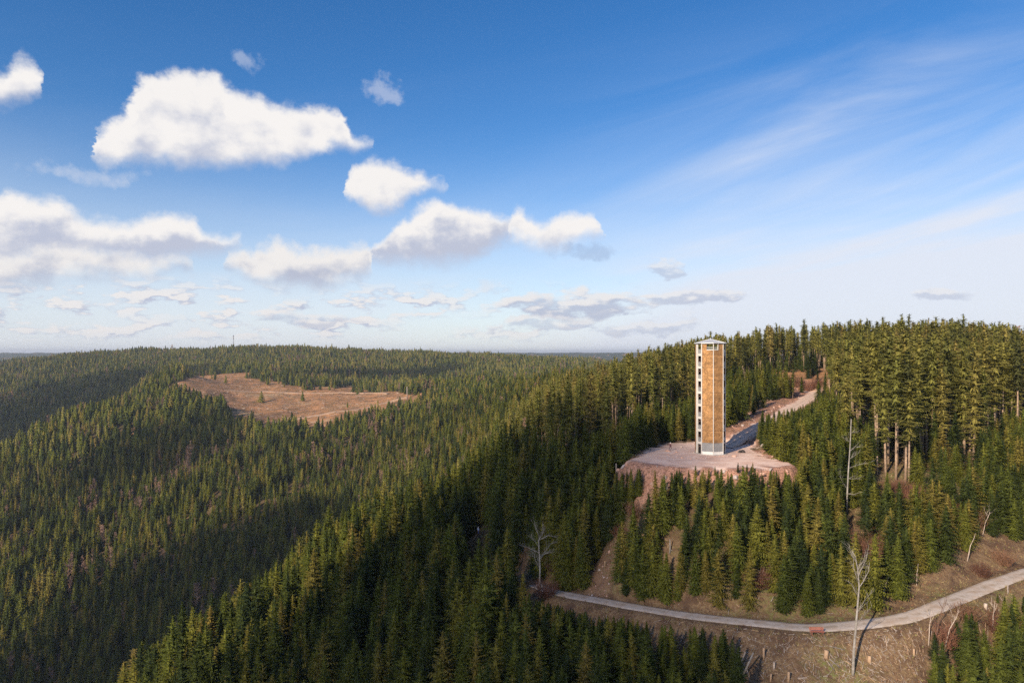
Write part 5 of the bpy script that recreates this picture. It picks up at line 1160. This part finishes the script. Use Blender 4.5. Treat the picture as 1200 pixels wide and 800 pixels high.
W = bpy.data.worlds.new('World'); S.world = W; W.use_nodes = True
def sky():
    N = W.node_tree.nodes; L = W.node_tree.links; bg = N['Background']
    def val(v): return v
    def con(v, s):
        if hasattr(v, 'node'): L.new(v, s)
        else: s.default_value = v
    def M(op, a, b=0., c=0., clamp=False):
        n = N.new('ShaderNodeMath'); n.operation = op; n.use_clamp = clamp; con(a, n.inputs[0]); con(b, n.inputs[1])
        if op in ('MULTIPLY_ADD',): con(c, n.inputs[2])
        return n.outputs[0]
    add = lambda a, b: M('ADD', a, b); sub = lambda a, b: M('SUBTRACT', a, b); mul = lambda a, b: M('MULTIPLY', a, b)
    def ss(v, a, b, c=0., d=1.):
        n = N.new('ShaderNodeMapRange'); n.interpolation_type = 'SMOOTHSTEP'; con(v, n.inputs[0]); con(a, n.inputs[1]); con(b, n.inputs[2]); con(c, n.inputs[3]); con(d, n.inputs[4]); return n.outputs[0]
    def mixc(f, a, b):
        n = N.new('ShaderNodeMix'); n.data_type = 'RGBA'; con(f, n.inputs[0])
        for s, v in ((6,a),(7,b)):
            if hasattr(v, 'node'): L.new(v, n.inputs[s])
            else: n.inputs[s].default_value = (*v, 1)
        return n.outputs[2]
    tc = N.new('ShaderNodeTexCoord'); sx = N.new('ShaderNodeSeparateXYZ'); L.new(tc.outputs['Generated'], sx.inputs[0])
    X, Y, Z = sx.outputs
    # azimuth and slope of the direction, in units of 1/800: they read like the survey of the sky made from the photograph
    az = M('ARCTAN2', X, Y); hor = M('SQRT', add(mul(X,X), mul(Y,Y))); sl = M('DIVIDE', Z, M('MAXIMUM', hor, .001))
    U = mul(az, 800.); Vv = mul(sl, 800.)
    def cu(px): return math.atan((px-600)/800)*800
    def cv(px, py): return (413-py)*math.cos(math.atan((px-600)/800))
    def vec(a, b, c=0.):
        n = N.new('ShaderNodeCombineXYZ'); con(a, n.inputs[0]); con(b, n.inputs[1]); con(c, n.inputs[2]); return n.outputs[0]
    def noise(v, sc, det=6, rough=.6, lac=2., dist=0.):
        n = N.new('ShaderNodeTexNoise'); n.inputs['Scale'].default_value = sc; n.inputs['Detail'].default_value = det; n.inputs['Roughness'].default_value = rough; n.inputs['Lacunarity'].default_value = lac; n.inputs['Distortion'].default_value = dist
        L.new(v, n.inputs['Vector']); return n.outputs[0]
    # clear sky
    st = N.new('ShaderNodeTexSky'); st.sky_type = 'NISHITA'; st.sun_disc = False; st.sun_elevation = SUN_EL; st.sun_rotation = AZ+PI; st.altitude = 900; st.air_density = 1.0; st.dust_density = .6; st.ozone_density = 2.2
    clear = st.outputs[0]
    k = N.new('ShaderNodeVectorMath'); k.operation = 'SCALE'; L.new(clear, k.inputs[0]); k.inputs['Scale'].default_value = 1.0
    hs = N.new('ShaderNodeHueSaturation'); hs.inputs['Saturation'].default_value = 1.34; hs.inputs['Value'].default_value = .84; hs.inputs['Hue'].default_value = .506; L.new(k.outputs[0], hs.inputs['Color']); base = hs.outputs[0]
    # warped coordinates for ragged edges
    P = vec(U, Vv)
    w1 = noise(P, .018, 6, .62); w2 = noise(vec(add(U, 517.), Vv), .018, 6, .62)
    Uw = add(U, mul(sub(w1,.5), 54.)); Vw = add(Vv, mul(sub(w2,.5), 34.))
    fine = noise(vec(U, Vv, 3.), .05, 8, .62); fine2 = noise(vec(add(U,-9.), sub(Vv,7.), 3.), .05, 8, .62)
    big = noise(vec(U, mul(Vv,1.4), 11.), .016, 4, .5); big2 = noise(vec(sub(U,16.), mul(sub(Vv,-14.),1.4), 11.), .016, 4, .5)
    relief = add(mul(sub(fine2, fine), .35), mul(sub(big, big2), 1.1))
    RU = 700.; RV = 400.
    def curve(u, pts, lo, hi):
        """piecewise curve: pts are (U, V) in survey units"""
        n = N.new('ShaderNodeFloatCurve'); c = n.mapping.curves[0]; n.mapping.use_clip = False
        xs = [((a+RU)/(2*RU), (b-lo)/(hi-lo)) for a, b in pts]
        c.points[0].location = xs[0]; c.points[1].location = xs[-1]
        for p in xs[1:-1]: c.points.new(*p)
        for p in c.points: p.handle_type = 'AUTO_CLAMPED'
        n.mapping.update(); con(M('DIVIDE', add(u, RU), 2*RU), n.inputs['Value'])
        return add(mul(n.outputs[0], hi-lo), lo)
    def layer(tops, bots, soft_top=7., soft_bot=10., rag=26., dense=1.):
        """clouds between a top and a bottom outline; where top lies under bottom there is none"""
        def conv(c): return [(cu(a), cv(a, b)) for a, b in c]
        T = curve(Uw, conv(tops), -20., RV); B = curve(Uw, conv(bots), -20., RV)
        n = mul(sub(fine, .5), rag)
        dt = add(add(sub(T, Vw), n), 3.5); db = add(sub(Vw, B), mul(n, .8))
        a = mul(ss(dt, -2., soft_top*2.8), ss(db, -soft_bot*.2, soft_bot*1.6))
        t = M('DIVIDE', sub(Vw, B), M('MAXIMUM', sub(T, B), 12.))
        return mul(a, dense), t
    G = 12
    def seg(clouds, lo=-80, hi=1290):
        """join several outlines [(x, y)...] for top and bottom into two curves, closing the gaps"""
        tops = [(lo, 413)]; bots = [(lo, 380)]
        for t, b in clouds:
            x0, x1 = t[0][0], t[-1][0]
            tops += [(x0-14, 413)] if x0-14 > tops[-1][0] else []; bots += [(x0-14, b[0][1]-20)] if x0-14 > bots[-1][0] else []
            tops += t; bots += b
            tops += [(x1+14, 413)]; bots += [(x1+14, b[-1][1]-20)]
        tops += [(hi, 413)]; bots += [(hi, 380)]
        return tops, bots
    c1 = ([(-40,75),(0,80),(14,70),(26,66),(40,70),(52,82),(60,98)], [(-40,128),(0,132),(22,131),(45,124),(58,112)])
    c2 = ([(104,160),(120,142),(142,124),(160,94),(180,84),(212,90),(250,88),(272,104),(300,108),(330,126),(362,124),(392,122),(404,140),(414,158),(434,163)],
          [(104,184),(125,204),(150,198),(200,204),(250,202),(320,198),(370,190),(396,178),(414,182),(434,178)])
    c2b = ([(150,138),(160,100),(185,84),(215,84),(250,94),(270,112)], [(150,150),(165,150),(190,140),(215,146),(250,142),(270,138)])
    c3 = ([(402,212),(416,194),(445,188),(472,196),(498,204),(530,213)], [(402,230),(420,246),(442,254),(470,246),(495,234),(530,224)])
    c4 = ([(-60,240),(0,230),(22,222),(50,234),(66,232),(92,248),(130,258),(148,262),(172,256),(205,250),(226,256),(238,270),(262,276),(282,282)],
          [(-60,326),(0,322),(40,318),(90,316),(140,316),(180,318),(215,316),(240,308),(262,302),(282,296)])
    c6 = ([(430,298),(450,276),(474,254),(500,240),(530,237),(560,244),(580,252),(600,262)], [(430,314),(470,320),(500,320),(530,316),(560,310),(580,298),(600,290)])
    c7 = ([(594,260),(612,248),(634,262),(660,247),(688,247),(706,260)], [(594,286),(620,297),(640,301),(665,299),(685,292),(706,286)])
    c5 = ([(-60,300),(0,294),(40,288),(90,290),(130,290),(180,298),(232,304)], [(-60,352),(0,348),(60,340),(110,336),(140,332),(180,328),(232,322)])
    c5b = ([(262,296),(275,292),(300,288),(330,284),(360,290),(390,284),(436,290)], [(262,320),(275,326),(300,340),(330,346),(360,346),(390,342),(436,330)])
    L1 = seg([c1, c2, c7]); L2 = seg([c2b, c3]); L3 = seg([c4, c6]); L4 = seg([c5, c5b])
    out = base
    WH = (.96,.93,.91); SH = (.54,.58,.71); CR = (.80,.80,.83)
    def over(out, a, t, lo=.10, hi=.62, gain=1.0, sh=SH, wh=WH):
        lit = ss(add(t, mul(relief, 1.3)), lo, hi); c = mixc(lit, sh, wh)
        n = N.new('ShaderNodeVectorMath'); n.operation = 'SCALE'; L.new(c, n.inputs[0]); n.inputs['Scale'].default_value = gain*GAIN
        return mixc(a, out, n.outputs[0])
    GAIN = .67/STR
    # high thin veil: streaks climbing to the upper right, whiter towards the horizon there
    q = vec(add(mul(U,.0022), mul(Vv,-.0012)), add(mul(Vv,.0105), mul(U,-.0022)), 2.)
    ci = noise(q, 1.0, 8, .58, dist=.7); ci2 = noise(vec(add(mul(U,.0009),4.), mul(Vv,.006), 7.), 1.0, 5, .5)
    right = ss(U, -20., 420.); lowv = ss(Vv, 300., 40.); band = ss(Vv, 420., 210.)
    veil = mul(mul(ss(ci,.36,.80), band), mul(add(mul(right,.85),.08), .42))
    veil = add(veil, mul(mul(ss(add(ci2, mul(ci,.4)),.45,.85), ss(Vv, 285., 70.)), mul(add(mul(right,.75),.18), .95)))
    # the brighter wisp high on that side
    du = sub(U, cu(930)); dv = sub(Vv, cv(930,150)); al = add(mul(du,.93), mul(dv,.36)); ac = sub(mul(dv,.93), mul(du,.30))
    wsp = mul(M('POWER', 2.718, mul(-1., add(M('POWER', M('ABSOLUTE', M('DIVIDE', al, 125.)), 2.), M('POWER', M('ABSOLUTE', M('DIVIDE', ac, 30.)), 2.)))), ss(ci,.38,.66,.25,1.))
    veil = M('MINIMUM', add(veil, mul(wsp,.42)), .93)
    hz_ = ss(Vv, 235., -5.); veil = M('MINIMUM', add(veil, mul(hz_, add(.66, mul(right,.16)))), .95)
    out = mixc(veil, out, tuple(v*GAIN for v in (.80,.84,.94)))
    # fair-weather tufts low over the horizon, thinning out to one side, and generic cumulus everywhere else round the compass
    lo_p = vec(mul(U,.026), mul(Vv,.075), 5.); n1 = noise(lo_p, 1., 6, .55); n2 = noise(vec(sub(mul(U,.026),.18), add(mul(Vv,.075),.30), 5.), 1., 6, .55)
    zone = mul(mul(ss(Vv, 6., 24.), ss(Vv, 88., 58.)), add(mul(ss(U, 60., -120.), 1.), mul(mul(ss(U,-40.,20.), ss(U, 260., 150.)), .72)))
    zone = mul(zone, ss(noise(vec(mul(U,.008), mul(Vv,.02), 1.), 1., 2, .5), .30, .50))
    a = mul(ss(n1, .475, .575), zone); lit = ss(add(sub(n1,n2), mul(sub(n1,.5),1.2)), -.03, .13)
    out = mixc(mul(a,.92), out, mixc(lit, tuple(v*GAIN for v in (.52,.56,.70)), tuple(v*GAIN for v in (.90,.87,.86))))
    # long grey-blue bars with bright upper rims
    for (x0,x1,yc,th,a_) in ((588,768,357,15,.85),(565,700,380,8,.6),(690,830,384,7,.55),(756,870,345,8,.7),(752,806,312,8,.6),(1060,1150,344,5,.55),(300,420,372,7,.6)):
        c0 = cu((x0+x1)/2); hw = (cu(x1)-cu(x0))/2; v0 = cv((x0+x1)/2, yc)
        e = sub(1., add(M('POWER', M('ABSOLUTE', M('DIVIDE', sub(Uw, c0), hw*1.15)), 2.), M('POWER', M('ABSOLUTE', M('DIVIDE', sub(Vw, v0), th*1.5)), 2.)))
        aa = mul(ss(add(e, mul(sub(n1,.5), 3.2)), .12, .75), a_); t = add(M('DIVIDE', sub(Vw, v0), th*1.6), .35)
        lit = ss(add(t, mul(sub(n1,n2), 3.)), .1, .8)
        out = mixc(aa, out, mixc(lit, tuple(v*GAIN for v in (.50,.55,.69)), tuple(v*GAIN for v in (.88,.86,.86))))
    for (tb, so, sb, rg, lo_, hi_, g_) in ((L3,5.,16.,16.,.36,.86,1.0),(L4,6.,16.,26.,.15,.75,.95),(L1,6.,14.,24.,-.10,.62,1.0),(L2,6.,12.,24.,-.15,.55,.99)):
        a, t = layer(*tb, so, sb, rg); out = over(out, a, t, lo_, hi_, g_)
    # two thin detached wisps
    for (x0,x1,yc,th,a_,c_) in ((26,176,205,9,.42,(.72,.76,.86)),(640,735,296,7,.5,(.36,.47,.68)),(425,474,104,14,.40,(.78,.80,.88)),(272,312,70,9,.36,(.74,.78,.88)),(555,590,328,10,.4,(.80,.80,.84))):
        c0 = cu((x0+x1)/2); hw = (cu(x1)-cu(x0))/2; v0 = cv((x0+x1)/2, yc)
        e = sub(1., add(M('POWER', M('ABSOLUTE', M('DIVIDE', sub(Uw, c0), hw)), 2.), M('POWER', M('ABSOLUTE', M('DIVIDE', sub(Vw, v0), th*1.3)), 2.)))
        out = mixc(mul(ss(add(e, mul(sub(fine,.5), 4.)), .0, 1.3), a_), out, tuple(v*GAIN for v in c_))
    # behind the drone: ordinary broken cumulus so that the sky is whole
    gp = vec(M('DIVIDE', X, M('MAXIMUM', Z, .06)), M('DIVIDE', Y, M('MAXIMUM', Z, .06)), 0.); gn = noise(gp, .55, 7, .55)
    back = mul(mul(ss(Y, .15, -.25), ss(Z, .02, .12)), ss(gn, .53, .64)); out = mixc(mul(back,.85), out, tuple(v*GAIN for v in (.86,.86,.88)))
    L.new(out, bg.inputs['Color']); bg.inputs['Strength'].default_value = STR
STR = .12; HAZE = True; CLOUDS = True
sky()
W.cycles.sampling_method = 'MANUAL'; W.cycles.sample_map_resolution = 512

# air: one closed box of thin haze round everything below the clouds
def haze():
    mb = MB(); mb.box((0,9000,(-330+75)/2), (44000,44000,405)); m = bpy.data.materials.new('thin_air'); m.use_nodes = True; N = m.node_tree.nodes; L = m.node_tree.links
    for n in list(N): N.remove(n)
    out = N.new('ShaderNodeOutputMaterial'); v = N.new('ShaderNodeVolumePrincipled'); v.inputs['Color'].default_value = (.80,.88,1,1); v.inputs['Density'].default_value = .00007; v.inputs['Anisotropy'].default_value = .2
    L.new(v.outputs[0], out.inputs['Volume']); o = mb.build('haze', m); o['kind'] = 'stuff'; o['label'] = 'thin bluish evening haze over the far wooded hills'
if HAZE: haze()
# low clouds drifting behind the drone: their soft shadows lie on the near ridge and the foot of the far slope
def cloud(ground_pt, alt, rx, ry, rz_, dens, seed, label):
    L_ = -Ldir; s = alt/L_.z; p = Vector(ground_pt)+L_*s
    bm = bmesh.new(); bmesh.ops.create_icosphere(bm, subdivisions=5, radius=1); co = np.array([v.co[:] for v in bm.verts])
    n = fbm(co[:,0]*1.6+seed, co[:,1]*1.6+co[:,2]*1.3+seed*3, 4)
    for v, q in zip(bm.verts, n):
        k = 1+.75*q; v.co = Vector((v.co.x*rx*k, v.co.y*ry*k, v.co.z*(rz_ if v.co.z > 0 else rz_*.5)*k))
    me = bpy.data.meshes.new('cloud'); bm.to_mesh(me); bm.free(); m = bpy.data.materials.new('cloud_mist'); m.use_nodes = True; N = m.node_tree.nodes; L = m.node_tree.links
    for nn in list(N): N.remove(nn)
    out = N.new('ShaderNodeOutputMaterial'); v = N.new('ShaderNodeVolumePrincipled'); v.inputs['Color'].default_value = (.98,.98,1,1); v.inputs['Density'].default_value = dens; v.inputs['Anisotropy'].default_value = .5
    L.new(v.outputs[0], out.inputs['Volume']); me.materials.append(m); o = link(bpy.data.objects.new('cloud', me)); o.location = p; o.rotation_euler = (0,0,PI/2-AZ); o['kind'] = 'structure'; o['label'] = label
if CLOUDS:
    cloud((-26,128,-62), 420, 130, 66, 48, .020, 1.0, 'small low cloud shading the near ridge')
    cloud((-250,500,-215), 460, 260, 130, 60, .014, 4.0, 'small low cloud shading the foot of the far slope')
    cloud((-1080,1500,-130), 620, 460, 420, 90, .008, 7.0, 'broad cloud shading the farther valley side')
    cloud((-290,1560,-50), 620, 330, 70, 60, .012, 9.0, 'long cloud shading the ridge beyond the clear-fell')
    cloud((-430,830,-120), 560, 190, 70, 50, .010, 13.0, 'cloud shading a strip of the far slope')
c = bpy.data.cameras.new('camera'); co = link(bpy.data.objects.new('camera', c)); co.rotation_euler = (R(90),0,0); c.lens = 24; c.sensor_width = 36; c.shift_y = 13/1200
c.clip_start = 1; c.clip_end = 80000; S.camera = co
S.view_settings.view_transform = 'Standard'; S.view_settings.look = 'None'; S.view_settings.exposure = .55; S.view_settings.gamma = 1
S.render.film_transparent = False
cy = S.cycles; cy.max_bounces = 4; cy.diffuse_bounces = 2; cy.glossy_bounces = 1; cy.transmission_bounces = 2; cy.transparent_max_bounces = 6; cy.volume_bounces = 0
cy.use_adaptive_sampling = True; cy.adaptive_threshold = .02; cy.use_denoising = False; cy.sample_clamp_indirect = 4
